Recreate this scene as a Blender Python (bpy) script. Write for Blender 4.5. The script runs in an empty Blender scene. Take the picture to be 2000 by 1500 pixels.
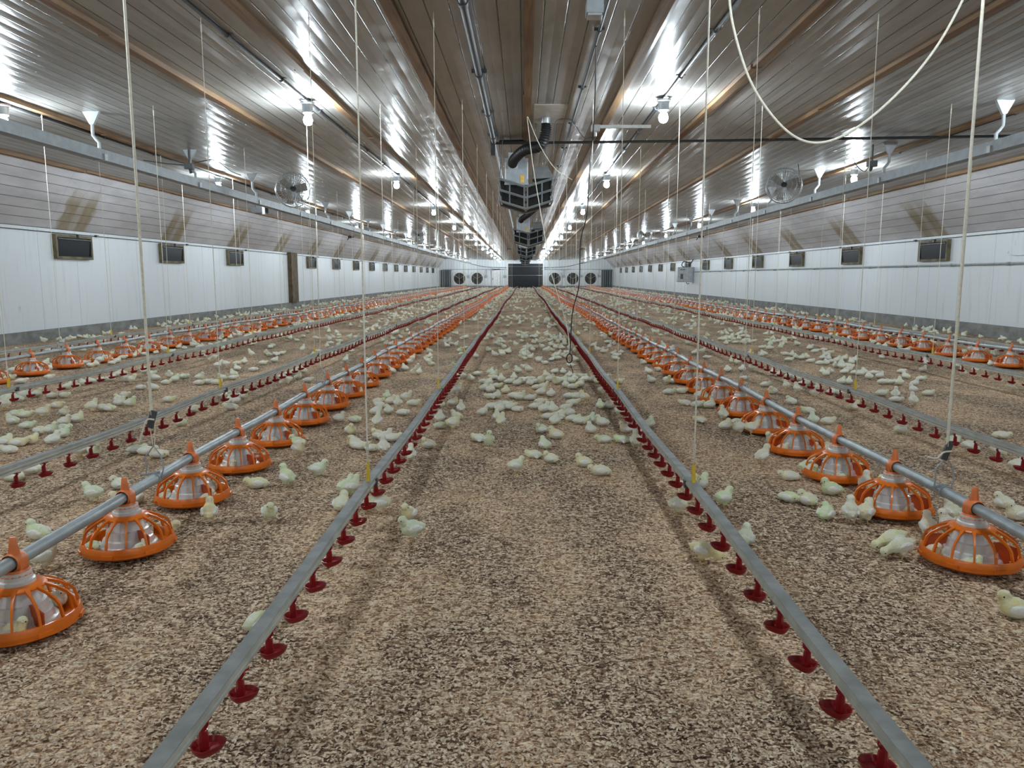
import bpy, bmesh, math, random
from mathutils import Vector, Matrix, noise, Euler
import numpy as np

R = random.Random(7)
SC = bpy.context.scene
COL = SC.collection
PI = math.pi

# ------------------------------------------------------------------ camera, world, exposure
H = 1.2                                     # camera height
F = 1500.0                                  # focal length in photo pixels (2000 wide)
PITCH = math.atan(210 / F)
YAW = math.atan(25 / F)
cam_d = bpy.data.cameras.new('camera')
cam_d.lens = 27.0
cam_d.sensor_width = 36.0
cam_d.clip_end = 300
cam_d.clip_start = 0.05
cam = bpy.data.objects.new('camera', cam_d)
COL.objects.link(cam)
cam.location = (0, 0, H)
cam.rotation_euler = (PI / 2 - PITCH, 0, YAW)
SC.camera = cam
CAM_M = Euler(cam.rotation_euler).to_matrix()

w = bpy.data.worlds.new('world')
SC.world = w
w.use_nodes = True
w.node_tree.nodes['Background'].inputs[0].default_value = (0.02, 0.025, 0.03, 1)
w.node_tree.nodes['Background'].inputs[1].default_value = 0.3
SC.view_settings.view_transform = 'Standard'
SC.view_settings.look = 'None'
SC.view_settings.gamma = 1
SC.view_settings.exposure = 1.22
SC.cycles.max_bounces = 6
SC.cycles.diffuse_bounces = 3
SC.cycles.glossy_bounces = 3
SC.cycles.transmission_bounces = 4
SC.cycles.transparent_max_bounces = 6
SC.cycles.sample_clamp_indirect = 4.0
SC.cycles.caustics_reflective = False
SC.cycles.caustics_refractive = False
SC.cycles.use_denoising = True
SC.cycles.use_adaptive_sampling = True
SC.cycles.adaptive_threshold = 0.02
BULB_POWER = 330.0
BULB_COLOR = (0.80, 0.92, 1.0)

# ------------------------------------------------------------------ geometry of the place
XL, XR = -9.05, 9.3                         # side walls
YB, YE = -9.0, 82.0                         # wall behind, wall at the end
KX = 8.4                                    # where the flat ceiling meets the steep slope
WT = 2.1                                    # top of the side walls
FEED = {-1: (-1.785, -6.0), 1: (1.86, 6.42)}
DRINK = {-1: (-0.745, -2.66, -4.53, -6.9), 1: (0.80, 2.85, 5.1, 7.1)}
SIDE = {-1: 'dark-post side', 1: 'control-box side'}


def ceil_z(x, y):
    zc = H + 2.19 - 0.0062 * max(y, -10)
    zk = H + 2.02 - 0.0020 * max(y, -10)
    t = min(1, abs(x) / KX)
    return zc + (zk - zc) * t


def floor_at(px, py, z=0.0):
    d = CAM_M @ Vector(((px - 1000) / F, (750 - py) / F, -1))
    t = (z - H) / d.z
    return d.x * t, d.y * t


def at_depth(px, py, Y):
    d = CAM_M @ Vector(((px - 1000) / F, (750 - py) / F, -1))
    t = Y / d.y
    return Vector((d.x * t, Y, H + d.z * t))


def project(p):
    v = CAM_M.transposed() @ (Vector(p) - Vector((0, 0, H)))
    if v.z >= -0.01:
        return None
    return 1000 + F * v.x / -v.z, 750 - F * v.y / -v.z


def sst(a, b, x):
    t = min(1, max(0, (x - a) / (b - a)))
    return t * t * (3 - 2 * t)


def line_xy(X, Y, kind='d'):
    """lateral position and rail height of a suspended line at depth Y"""
    ph = X * 1.7
    far = sst(9, 26, Y)
    x = X * (1 + 0.05 * sst(4, 16, Y)) if abs(X) < 1 else X
    if kind == 'f' and -2 < X < 0:
        x = X * (1 - 0.033 * (1 - sst(3, 4.6, Y)))
    x += far * 0.03 * math.sin(0.19 * Y + ph)
    sag = 0.008 * math.cos(2 * PI * (Y - 3.55) / 3.05)
    z = (0.205 if kind == 'd' else 0.25) + sag + far * 0.016 * math.sin(0.33 * Y + 2 * ph)
    return x, z


# ------------------------------------------------------------------ mesh builder
class MB:
    def __init__(s):
        s.v, s.f, s.m, s.s = [], [], [], []

    def add(s, vs, fs, m=0, smooth=False):
        b = len(s.v)
        s.v += [tuple(v) for v in vs]
        for f in fs:
            s.f.append([b + i for i in f])
            s.m.append(m)
            s.s.append(smooth)

    def box(s, c, d, m=0, M=None):
        x, y, z = d[0] / 2, d[1] / 2, d[2] / 2
        vs = [Vector(p) for p in ((-x, -y, -z), (x, -y, -z), (x, y, -z), (-x, y, -z), (-x, -y, z), (x, -y, z), (x, y, z), (-x, y, z))]
        if M is not None:
            vs = [M @ v for v in vs]
        vs = [v + Vector(c) for v in vs]
        s.add(vs, [(3, 2, 1, 0), (4, 5, 6, 7), (0, 1, 5, 4), (1, 2, 6, 5), (2, 3, 7, 6), (3, 0, 4, 7)], m)

    def tube(s, path, r, n=8, m=0, cap=True):
        P = [Vector(p) for p in path]
        rs = r if isinstance(r, (list, tuple)) else [r] * len(P)
        vs, fs = [], []
        up = None
        for i, p in enumerate(P):
            a = P[max(0, i - 1)]
            b = P[min(len(P) - 1, i + 1)]
            t = (b - a).normalized()
            if up is None:
                up = Vector((0, 0, 1)) if abs(t.z) < 0.9 else Vector((0, 1, 0))
            u = (up - t * up.dot(t))
            if u.length < 1e-4:
                u = t.orthogonal()
            u.normalize()
            up = u
            wv = t.cross(u)
            for k in range(n):
                an = 2 * PI * k / n
                vs.append(p + (u * math.cos(an) + wv * math.sin(an)) * rs[i])
        for i in range(len(P) - 1):
            for k in range(n):
                k2 = (k + 1) % n
                fs.append((i * n + k, (i + 1) * n + k, (i + 1) * n + k2, i * n + k2))
        s.add(vs, fs, m, True)
        if cap:
            s.add(vs[:n], [tuple(range(n))], m)
            s.add(vs[-n:], [tuple(range(n - 1, -1, -1))], m)

    def lathe(s, prof, n=24, c=(0, 0, 0), m=0, smooth=True, a0=0.0):
        vs, fs = [], []
        for (r, z) in prof:
            for k in range(n):
                a = a0 + 2 * PI * k / n
                vs.append((c[0] + r * math.cos(a), c[1] + r * math.sin(a), c[2] + z))
        for i in range(len(prof) - 1):
            for k in range(n):
                k2 = (k + 1) % n
                fs.append((i * n + k, i * n + k2, (i + 1) * n + k2, (i + 1) * n + k))
        s.add(vs, fs, m, smooth)

    def sweep(s, sec, path, m=0, smooth=False, caps=True):
        """section points (x,z) swept along a path that runs roughly along Y"""
        n = len(sec)
        vs, fs = [], []
        for (x, y, z) in path:
            for (a, b) in sec:
                vs.append((x + a, y, z + b))
        for i in range(len(path) - 1):
            for k in range(n):
                k2 = (k + 1) % n
                fs.append((i * n + k, i * n + k2, (i + 1) * n + k2, (i + 1) * n + k))
        s.add(vs, fs, m, smooth)
        if caps:
            s.add(vs[:n], [tuple(range(n - 1, -1, -1))], m)
            s.add(vs[-n:], [tuple(range(n))], m)

    def mesh(s, name, mats, angle=35):
        me = bpy.data.meshes.new(name)
        me.from_pydata(s.v, [], s.f)
        for mt in mats:
            me.materials.append(mt)
        me.polygons.foreach_set('material_index', s.m)
        me.polygons.foreach_set('use_smooth', s.s)
        me.update()
        if any(s.s):
            me.set_sharp_from_angle(angle=math.radians(angle))
        return me

    def obj(s, name, mats, parent=None, loc=None, angle=35):
        if not isinstance(mats, (list, tuple)):
            mats = [mats]
        o = bpy.data.objects.new(name, s.mesh(name, mats, angle))
        COL.objects.link(o)
        if parent:
            o.parent = parent
        if loc is not None:
            o.location = loc
        return o


def tag(o, label=None, cat=None, group=None, kind=None):
    if label:
        o['label'] = label
    if cat:
        o['category'] = cat
    if group:
        o['group'] = group
    if kind:
        o['kind'] = kind
    return o


def empty(name, loc=(0, 0, 0), rz=0.0):
    o = bpy.data.objects.new(name, None)
    o.empty_display_size = 0.1
    COL.objects.link(o)
    o.location = loc
    o.rotation_euler = (0, 0, rz)
    return o


def dup(o, parent=None):
    c = o.copy()
    COL.objects.link(c)
    c.parent = parent
    for ch in list(o.children):
        dup(ch, c)
    return c


ORD = ['zeroth', 'first', 'second', 'third', 'fourth', 'fifth', 'sixth', 'seventh', 'eighth', 'ninth', 'tenth', 'eleventh', 'twelfth']


def nth(n):
    if n < len(ORD):
        return ORD[n]
    if 10 <= n % 100 <= 20:
        return '%dth' % n
    return '%d%s' % (n, {1: 'st', 2: 'nd', 3: 'rd'}.get(n % 10, 'th'))


def bez(pts, n=24):
    """smooth curve through points (Catmull-Rom)"""
    P = [Vector(p) for p in pts]
    P = [P[0] * 2 - P[1]] + P + [P[-1] * 2 - P[-2]]
    out = []
    seg = len(P) - 3
    for i in range(seg):
        for k in range(n):
            t = k / n
            a, b, c, d = P[i:i + 4]
            out.append(0.5 * (2 * b + (c - a) * t + (2 * a - 5 * b + 4 * c - d) * t * t + (3 * b - a - 3 * c + d) * t ** 3))
    out.append(P[-2])
    return out


# ------------------------------------------------------------------ materials
class NT:
    def __init__(s, name):
        s.mat = bpy.data.materials.new(name)
        s.mat.use_nodes = True
        s.t = s.mat.node_tree
        s.b = s.t.nodes['Principled BSDF']

    def n(s, typ, **kw):
        x = s.t.nodes.new(typ)
        for k, v in kw.items():
            setattr(x, k, v)
        return x

    def l(s, a, b):
        s.t.links.new(a, b)

    def val(s, sock, v):
        if hasattr(v, 'links') or isinstance(v, bpy.types.NodeSocket):
            s.l(v, sock)
        else:
            sock.default_value = v

    def math(s, op, a, b=None, c=None, clamp=False):
        x = s.n('ShaderNodeMath', operation=op, use_clamp=clamp)
        s.val(x.inputs[0], a)
        if b is not None:
            s.val(x.inputs[1], b)
        if c is not None:
            s.val(x.inputs[2], c)
        return x.outputs[0]

    def smooth(s, v, a, b):
        x = s.n('ShaderNodeMapRange', interpolation_type='SMOOTHSTEP')
        s.val(x.inputs[0], v)
        x.inputs[1].default_value = a
        x.inputs[2].default_value = b
        return x.outputs[0]

    def mix(s, fac, a, b, typ='MIX'):
        x = s.n('ShaderNodeMix', data_type='RGBA', blend_type=typ)
        s.val(x.inputs[0], fac)
        for i, c in ((6, a), (7, b)):
            if isinstance(c, bpy.types.NodeSocket):
                s.l(c, x.inputs[i])
            else:
                x.inputs[i].default_value = (*c, 1)
        return x.outputs[2]

    def pos(s):
        g = s.n('ShaderNodeNewGeometry')
        return g.outputs['Position']

    def obj(s):
        return s.n('ShaderNodeTexCoord').outputs['Object']

    def xyz(s, v):
        x = s.n('ShaderNodeSeparateXYZ')
        s.l(v, x.inputs[0])
        return x.outputs

    def mapping(s, v, scale=(1, 1, 1), rot=(0, 0, 0), loc=(0, 0, 0)):
        x = s.n('ShaderNodeMapping')
        s.l(v, x.inputs[0])
        x.inputs[1].default_value = loc
        x.inputs[2].default_value = rot
        x.inputs[3].default_value = scale
        return x.outputs[0]

    def noise(s, v, scale, detail=3, rough=0.55):
        x = s.n('ShaderNodeTexNoise')
        s.l(v, x.inputs['Vector'])
        x.inputs['Scale'].default_value = scale
        x.inputs['Detail'].default_value = detail
        x.inputs['Roughness'].default_value = rough
        return x.outputs[0]

    def voro(s, v, scale, feat='F1'):
        x = s.n('ShaderNodeTexVoronoi', feature=feat)
        s.l(v, x.inputs['Vector'])
        x.inputs['Scale'].default_value = scale
        return x

    def ramp(s, fac, stops):
        x = s.n('ShaderNodeValToRGB')
        s.val(x.inputs[0], fac)
        e = x.color_ramp.elements
        while len(e) < len(stops):
            e.new(0.5)
        for i, (p, c) in enumerate(stops):
            e[i].position = p
            e[i].color = (*c, 1)
        return x.outputs[0]

    def bump(s, h, strength=0.3, dist=0.01, normal=None):
        x = s.n('ShaderNodeBump')
        x.inputs['Strength'].default_value = strength
        x.inputs['Distance'].default_value = dist
        s.l(h, x.inputs['Height'])
        if normal is not None:
            s.l(normal, x.inputs['Normal'])
        return x.outputs[0]

    def out(s, color=None, rough=None, metal=None, normal=None):
        for k, v in (('Base Color', color), ('Roughness', rough), ('Metallic', metal), ('Normal', normal)):
            if v is None:
                continue
            if isinstance(v, tuple):
                v = (*v, 1)
            s.val(s.b.inputs[k], v)
        return s.mat


def plain(name, color, rough=0.5, metal=0.0, var=0.12, vscale=9.0):
    m = NT(name)
    nz = m.noise(m.obj(), vscale, 4)
    c = m.mix(m.smooth(nz, 0.3, 0.7), tuple(x * (1 - var) for x in color), tuple(min(1, x * (1 + var)) for x in color))
    return m.out(c, rough, metal)


M = {}
M['orange'] = plain('orange_plastic', (0.78, 0.17, 0.008), 0.28, 0, 0.06)
M['orange_top'] = plain('faded_orange_plastic', (0.74, 0.19, 0.05), 0.42, 0, 0.1)
M['divider'] = plain('dark_orange_plastic', (0.50, 0.075, 0.012), 0.4)
M['steel'] = plain('galvanised_pipe', (0.37, 0.41, 0.42), 0.42, 0.4, 0.14, 14)
M['alu'] = plain('dull_aluminium', (0.43, 0.43, 0.38), 0.6, 0.05, 0.15, 12)
M['alutop'] = plain('darker_aluminium', (0.235, 0.24, 0.23), 0.65, 0.05, 0.22, 10)  # darker grey for the top strip of the drinker rails
M['pvc'] = plain('pale_pipe', (0.62, 0.62, 0.56), 0.45)
M['darkgrey'] = plain('dark_grey_pipe', (0.06, 0.065, 0.07), 0.5)
M['black'] = plain('black_rubber', (0.018, 0.018, 0.018), 0.45)
M['grey'] = plain('grey_sheet_metal', (0.36, 0.39, 0.41), 0.42, 0.3)
M['galv'] = plain('zinc_sheet', (0.55, 0.58, 0.60), 0.32, 0.75)
M['bladedark'] = plain('dark_fan_blade', (0.035, 0.026, 0.016), 0.6)
M['hangergrey'] = plain('zinc_bracket', (0.42, 0.44, 0.45), 0.45, 0.2)
M['chan'] = plain('dull_channel_steel', (0.26, 0.28, 0.29), 0.5, 0.25)
M['core'] = plain('cage_shade_black', (0.008, 0.007, 0.006), 0.85)  # shade inside the heater's louvre openings, put into the colour
M['yellow'] = plain('yellow_plastic', (0.75, 0.50, 0.03), 0.4)
M['white'] = plain('white_plastic', (0.78, 0.80, 0.80), 0.4)
M['rope'] = plain('cream_rope', (0.76, 0.72, 0.60), 0.8, 0, 0.08, 60)
M['paper'] = plain('pale_label', (0.70, 0.70, 0.68), 0.6)
M['tagyel'] = plain('orange_tag', (0.80, 0.50, 0.10), 0.6)
M['dooredark'] = plain('dark_blue_door', (0.006, 0.008, 0.013), 0.6, 0, 0.3, 2)
M['fanwhite'] = plain('fan_housing', (0.62, 0.64, 0.64), 0.5)
M['olive'] = plain('dirty_frame', (0.15, 0.125, 0.07), 0.75, 0, 0.4, 6)
M['shutter'] = plain('dark_shutter', (0.10, 0.12, 0.13), 0.5, 0.3)
M['brown'] = plain('dark_brown_wood', (0.11, 0.075, 0.035), 0.75, 0, 0.35, 5)

m = NT('translucent_red_plastic')
m.b.inputs['Transmission Weight'].default_value = 0.15
m.b.inputs['IOR'].default_value = 1.3
M['red'] = m.out((0.30, 0.014, 0.018), 0.28)

m = NT('milky_translucent_plastic')
m.b.inputs['Transmission Weight'].default_value = 0.25
m.b.inputs['Subsurface Weight'].default_value = 0.0
M['milky'] = m.out((0.80, 0.80, 0.78), 0.3)

m = NT('dark_flap')
m.b.inputs['Specular IOR Level'].default_value = 0.3
M['flap'] = m.out((0.008, 0.011, 0.016), 0.16)

m = NT('lit_bulb')
m.b.inputs['Emission Color'].default_value = (*BULB_COLOR, 1)
m.b.inputs['Emission Strength'].default_value = BULB_POWER
M['bulb'] = m.out((0.9, 0.9, 0.9), 0.4)

# chicks
def chick_mat(name, attr):
    m = NT(name)
    if attr:
        a = m.n('ShaderNodeAttribute')
        a.attribute_name = 'tint'
        base = a.outputs['Color']
    else:
        base = m.n('ShaderNodeObjectInfo').outputs['Color']
    co = m.obj()
    nz = m.noise(co, 26, 3)
    col = m.mix(m.math('MULTIPLY', m.smooth(nz, 0.35, 0.65), 0.8), base, (0.86, 0.85, 0.72))
    if not attr:
        x = m.xyz(co)
        hd = m.smooth(x[0], 0.015, 0.05)
        col = m.mix(m.math('MULTIPLY', hd, 0.45), col, m.mix(0.5, base, (0.85, 0.77, 0.40)))
    fz = m.noise(co, 420, 2)
    m.b.inputs['Sheen Weight'].default_value = 0.35
    m.b.inputs['Sheen Roughness'].default_value = 0.5
    m.b.inputs['Subsurface Weight'].default_value = 0.0
    return m.out(col, 0.85, 0, m.bump(fz, 0.5, 0.003))


M['chick'] = chick_mat('chick_down', False)
M['chickfar'] = chick_mat('chick_down_far', True)
m = NT('chick_wing_feathers')
m.b.inputs['Sheen Weight'].default_value = 0.25
M['wing'] = m.out((0.86, 0.85, 0.76), 0.8, 0, m.bump(m.noise(m.obj(), 300, 2), 0.4, 0.003))
M['beak'] = plain('chick_beak', (0.62, 0.44, 0.22), 0.5)
M['eye'] = plain('chick_eye', (0.01, 0.008, 0.008), 0.2)
M['leg'] = plain('chick_leg', (0.72, 0.52, 0.25), 0.6)

# litter
m = NT('wood_shaving_litter')
p = m.pos()
warp = m.n('ShaderNodeTexNoise')
m.l(p, warp.inputs['Vector'])
warp.inputs['Scale'].default_value = 30
vadd = m.n('ShaderNodeVectorMath', operation='SCALE')
m.l(warp.outputs['Color'], vadd.inputs[0])
vadd.inputs['Scale'].default_value = 0.03
vsum = m.n('ShaderNodeVectorMath', operation='ADD')
m.l(p, vsum.inputs[0])
m.l(vadd.outputs[0], vsum.inputs[1])
pw = vsum.outputs[0]
va = m.voro(m.mapping(pw, (1, 2.3, 1), (0, 0, 0.7)), 62)
vb = m.voro(m.mapping(pw, (2.4, 1, 1), (0, 0, 0.5)), 52)
vc = m.voro(m.mapping(pw, (1, 1.6, 1), (0, 0, 2.2)), 150)
ra = m.xyz(va.outputs['Color'])[0]
rb = m.xyz(vb.outputs['Color'])[1]
rc = m.xyz(vc.outputs['Color'])[0]
mixr = m.math('ADD', m.math('MULTIPLY', ra, 0.46), m.math('ADD', m.math('MULTIPLY', rb, 0.32), m.math('MULTIPLY', rc, 0.22)))
big = m.noise(m.mapping(p, (1, 0.5, 1)), 1.9, 2, 0.5)
big2 = m.noise(p, 6.0, 3, 0.6)
patch = m.smooth(m.math('ADD', m.math('MULTIPLY', big, 0.74), m.math('MULTIPLY', big2, 0.26)), 0.42, 0.60)
light = m.ramp(mixr, [(0.28, (0.21, 0.120, 0.070)), (0.42, (0.54, 0.335, 0.195)), (0.57, (0.80, 0.545, 0.345)), (0.72, (0.95, 0.78, 0.56))])
dark = m.ramp(mixr, [(0.28, (0.080, 0.047, 0.031)), (0.45, (0.25, 0.155, 0.098)), (0.58, (0.48, 0.33, 0.218)), (0.71, (0.90, 0.74, 0.54))])
col = m.mix(patch, dark, light)
hgt = m.math('ADD', m.math('MULTIPLY', mixr, 1.0), m.math('MULTIPLY', m.noise(p, 60, 3), 0.6))
M['litter'] = m.out(col, 0.95, 0, m.bump(hgt, 0.9, 0.012))
m.b.inputs['Specular IOR Level'].default_value = 0.15

m = NT('shaving_chip')
oi = m.noise(m.pos(), 90, 1)
M['chip'] = m.out(m.ramp(oi, [(0.3, (0.30, 0.20, 0.13)), (0.5, (0.68, 0.51, 0.36)), (0.7, (0.92, 0.80, 0.63))]), 0.9)


# ceiling panels
def panel_mat(name, along, off, base, rough, seamcol, stain=None):
    m = NT(name)
    p = m.pos()
    x = m.xyz(p)
    u = x[0] if along == 'x' else x[2]
    per = 0.19 if along == 'x' else 0.152
    fr = m.math('FRACT', m.math('DIVIDE', m.math('ADD', u, off), per))
    d = m.math('ABSOLUTE', m.math('SUBTRACT', fr, 0.5))          # 0.5 on the seam
    seam = m.smooth(d, 0.462, 0.478)
    # a shallow bow in each panel plus uneven sheet
    bow = m.math('MULTIPLY', m.math('MULTIPLY', d, d), 1.0)
    wob = m.noise(m.mapping(p, (2.2, 1.0, 1)), 2.2, 2, 0.5)
    rip = m.math('SINE', m.math('MULTIPLY', x[1], 2 * PI / 0.61))
    h = m.math('ADD', m.math('MULTIPLY', bow, 0.0 if along == 'x' else 0.03), m.math('ADD', m.math('MULTIPLY', wob, 0.016), m.math('MULTIPLY', rip, 0.0009)))
    nb = m.bump(h, 1.0, 0.55)
    nb2 = m.bump(seam, 0.6, -0.006, nb)
    dirt = m.noise(m.mapping(p, (1.5, 0.35, 1.5)), 3.0, 4, 0.6)
    c = m.mix(m.smooth(dirt, 0.35, 0.75), base, tuple(v * 0.80 for v in base))
    jy = m.math('FRACT', m.math('DIVIDE', x[1], 4.88))
    jm = m.math('LESS_THAN', jy, 0.0016)
    c = m.mix(m.math('MULTIPLY', jm, 0.4), c, (0.15, 0.14, 0.12))
    if stain:
        y0, per_y = stain
        t = m.math('SUBTRACT', m.math('FRACT', m.math('ADD', m.math('DIVIDE', m.math('SUBTRACT', x[1], y0), per_y), 0.5)), 0.5)
        t = m.math('MULTIPLY', m.math('ABSOLUTE', t), per_y)
        sn = m.noise(m.mapping(p, (1, 2.4, 1)), 3.0, 4, 0.65)
        edge = m.math('ADD', t, m.math('MULTIPLY', m.math('SUBTRACT', sn, 0.5), 0.5))
        across = m.smooth(edge, 0.60, 0.42)
        up = m.smooth(m.math('ADD', x[2], m.math('MULTIPLY', m.math('SUBTRACT', sn, 0.5), 0.5)), 2.98, 2.55)
        mid = m.math('ADD', m.math('MULTIPLY', m.smooth(t, 0.05, 0.16), 0.45), 0.55)
        st = m.math('MULTIPLY', m.math('MULTIPLY', across, up), m.math('MULTIPLY', mid, m.math('ADD', 0.45, m.math('MULTIPLY', sn, 0.75))))
        c = m.mix(m.math('MULTIPLY', st, 0.95, clamp=True), c, (0.27, 0.205, 0.10))
    m.b.inputs['Specular IOR Level'].default_value = 0.26
    c = m.mix(m.math('MULTIPLY', seam, 0.92), c, seamcol)
    return m.out(c, rough, 0, nb2)


M['ceiling'] = panel_mat('ceiling_panels', 'x', 0.134 + 0.095, (0.405, 0.385, 0.365), 0.27, (0.028, 0.055, 0.032))
M['slope_left'] = panel_mat('slope_panels_post_wall', 'z', 0.02, (0.62, 0.60, 0.61), 0.34, (0.06, 0.065, 0.06), (15.4, 4.32))
M['slope_right'] = panel_mat('slope_panels_box_wall', 'z', 0.02, (0.62, 0.60, 0.61), 0.34, (0.06, 0.065, 0.06), (17.8, 4.43))


def wall_mat(name, vert):
    m = NT(name)
    p = m.pos()
    x = m.xyz(p)
    u = x[1] if vert == 'y' else x[0]
    per = 1.22 if vert == 'y' else 0.30
    fr = m.math('FRACT', m.math('DIVIDE', m.math('ADD', u, 0.3), per))
    seam = m.math('LESS_THAN', fr, 0.012 if vert == 'y' else 0.10)
    sc = (1, 7, 0.5) if vert == 'y' else (7, 1, 0.5)
    st = m.noise(m.mapping(p, sc), 1.2, 5, 0.65)
    c = m.mix(m.smooth(st, 0.52, 0.78), (0.72, 0.755, 0.775), (0.62, 0.64, 0.64))
    spot = m.noise(m.mapping(p, (3, 3, 0.8)), 2.6, 5, 0.7)
    c = m.mix(m.math('MULTIPLY', m.smooth(spot, 0.64, 0.74), 0.55), c, (0.36, 0.30, 0.20))
    c = m.mix(m.math('MULTIPLY', seam, 0.45), c, (0.22, 0.23, 0.23))
    return m.out(c, 0.48, 0, m.bump(st, 0.12, 0.02))


M['wall'] = wall_mat('white_wall_board', 'y')
M['wall_end'] = wall_mat('white_ribbed_sheet', 'x')
m = NT('stained_concrete')
nz = m.noise(m.mapping(m.pos(), (1, 1, 2)), 3.0, 6, 0.65)
M['concrete'] = m.out(m.mix(m.smooth(nz, 0.3, 0.7), (0.30, 0.30, 0.285), (0.17, 0.17, 0.155)), 0.9, 0, m.bump(nz, 0.3, 0.02))
m = NT('rough_sawn_timber')
nz = m.noise(m.mapping(m.pos(), (14, 0.6, 14)), 1.6, 5, 0.65)
n2 = m.noise(m.pos(), 0.9, 3)
c = m.mix(m.smooth(nz, 0.3, 0.7), (0.33, 0.20, 0.10), (0.16, 0.088, 0.04))
M['timber'] = m.out(m.mix(m.math('MULTIPLY', m.smooth(n2, 0.45, 0.65), 0.6), c, (0.17, 0.085, 0.035)), 0.75, 0, m.bump(nz, 0.25, 0.01))

# ------------------------------------------------------------------ the setting
b = MB()
b.add([(XL - .1, YB, 0), (XR + .1, YB, 0), (XR + .1, YE + .1, 0), (XL - .1, YE + .1, 0), (XL - .1, YB, -.2), (XR + .1, YB, -.2), (XR + .1, YE + .1, -.2), (XL - .1, YE + .1, -.2)],
      [(0, 1, 2, 3), (7, 6, 5, 4), (0, 4, 5, 1), (1, 5, 6, 2), (2, 6, 7, 3), (3, 7, 4, 0)])
tag(b.obj('floor', M['litter']), kind='structure')

ys = [YB + i * (YE - YB) / 26 for i in range(27)]


def shell(name, xa, xb, fa, fb, mat, th=0.12):
    b = MB()
    vs = []
    for y in ys:
        vs += [(xa, y, fa(y)), (xb, y, fb(y)), (xb, y, fb(y) + th), (xa, y, fa(y) + th)]
    fs = []
    for i in range(len(ys) - 1):
        o = 4 * i
        fs += [(o, o + 1, o + 5, o + 4), (o + 2, o + 3, o + 7, o + 6), (o + 1, o + 2, o + 6, o + 5), (o + 3, o, o + 4, o + 7)]
    b.add(vs, fs)
    return tag(b.obj(name, mat), kind='structure')


b = MB()
vs, fs = [], []
PW_ = 0.19
xs = [-KX]
bowz = [0.0]
kk = math.floor((-KX + .134) / PW_)
while True:
    xa = -.134 + kk * PW_
    if xa > KX:
        break
    for t_ in (0, .12, .3, .5, .7, .88):
        xq = xa + t_ * PW_
        if -KX < xq < KX:
            xs.append(xq)
            bowz.append(-.0045 * (1 - (2 * t_ - 1) ** 2))
    kk += 1
xs.append(KX)
bowz.append(0.0)
NX = len(xs)
for y in ys:
    vs += [(x, y, ceil_z(x, y) + q) for x, q in zip(xs, bowz)] + [(x, y, ceil_z(x, y) + .12) for x in xs]
for i in range(len(ys) - 1):
    o, q = 2 * NX * i, 2 * NX * (i + 1)
    for k in range(NX - 1):
        fs += [(o + k, q + k, q + k + 1, o + k + 1), (o + NX + k + 1, q + NX + k + 1, q + NX + k, o + NX + k)]
b.add(vs, fs, 0, True)
tag(b.obj('ceiling', M['ceiling'], angle=9), kind='structure')
shell('ceiling_slope_left', XL, -KX, lambda y: WT, lambda y: ceil_z(KX, y), M['slope_left'])
shell('ceiling_slope_right', KX, XR, lambda y: ceil_z(KX, y), lambda y: WT, M['slope_right'])
for nm, x, s in (('left', XL, -1), ('right', XR, 1)):
    b = MB()
    b.box((x + s * .075, (YB + YE) / 2, (WT + .16) / 2 + .1), (.15, YE - YB, WT - .16 + .12))
    tag(b.obj('wall_' + nm, M['wall']), kind='structure')
    b = MB()
    hh = .21 if s < 0 else .25
    b.box((x + s * .045, (YB + YE) / 2, hh / 2), (.17, YE - YB, hh))
    tag(b.obj('baseboard_' + nm, M['concrete']), kind='structure')
b = MB()
b.box((0, YE + .1, 2.0), (XR - XL + .4, .2, 3.9))
tag(b.obj('wall_end', M['wall_end']), kind='structure')
b = MB()
b.box((0, YB - .1, 2.0), (XR - XL + .4, .2, 3.9))
tag(b.obj('wall_front', M['wall']), kind='structure')
b = MB()
b.box((-5.4, YE - .03, .11), (7.0, .08, .22))
b.box((5.4, YE - .03, .11), (7.4, .08, .22))
tag(b.obj('baseboard_end', M['concrete']), kind='structure')
b = MB()
b.box((-5.3, YE - .02, 1.93), (6.9, .05, .09))
b.box((5.5, YE - .02, 1.93), (7.4, .05, .09))
tag(b.obj('trim_1', M['grey']), kind='structure')

# timber battens under the ceiling, spliced from boards
for k, x in enumerate((0.03, -1.08, -2.28, -3.6, -5.95, -8.33, 1.10, 2.30, 3.65, 5.98, 8.33)):
    rr = random.Random(k + 3)
    b = MB()
    y = YB
    while y < YE - .01:
        L = rr.choice((3.66, 4.88, 4.27))
        y2 = min(YE, y + L)
        dx = rr.uniform(-.012, .012)
        th = rr.uniform(.040, .058)
        wd = rr.uniform(.082, .094)
        n = 4
        path = [(x + dx, y + (y2 - y) * i / n, ceil_z(x, y + (y2 - y) * i / n)) for i in range(n + 1)]
        zo = .004
        b.sweep([(-wd / 2, -th), (wd / 2, -th), (wd / 2, zo), (-wd / 2, zo)], path)
        y = y2
    tag(b.obj('trim_%d' % (k + 2), M['timber']), kind='structure')

# dark post on the wall
b = MB()
b.box((XL + .05, 29.95, 1.16), (.12, .95, 1.9))
b.box((XL + .12, 29.55, 1.16), (.05, .10, 1.9))
tag(b.obj('wall_post', M['brown']), 'dark brown timber post recessed between two white boards of the long wall', 'post')

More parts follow.
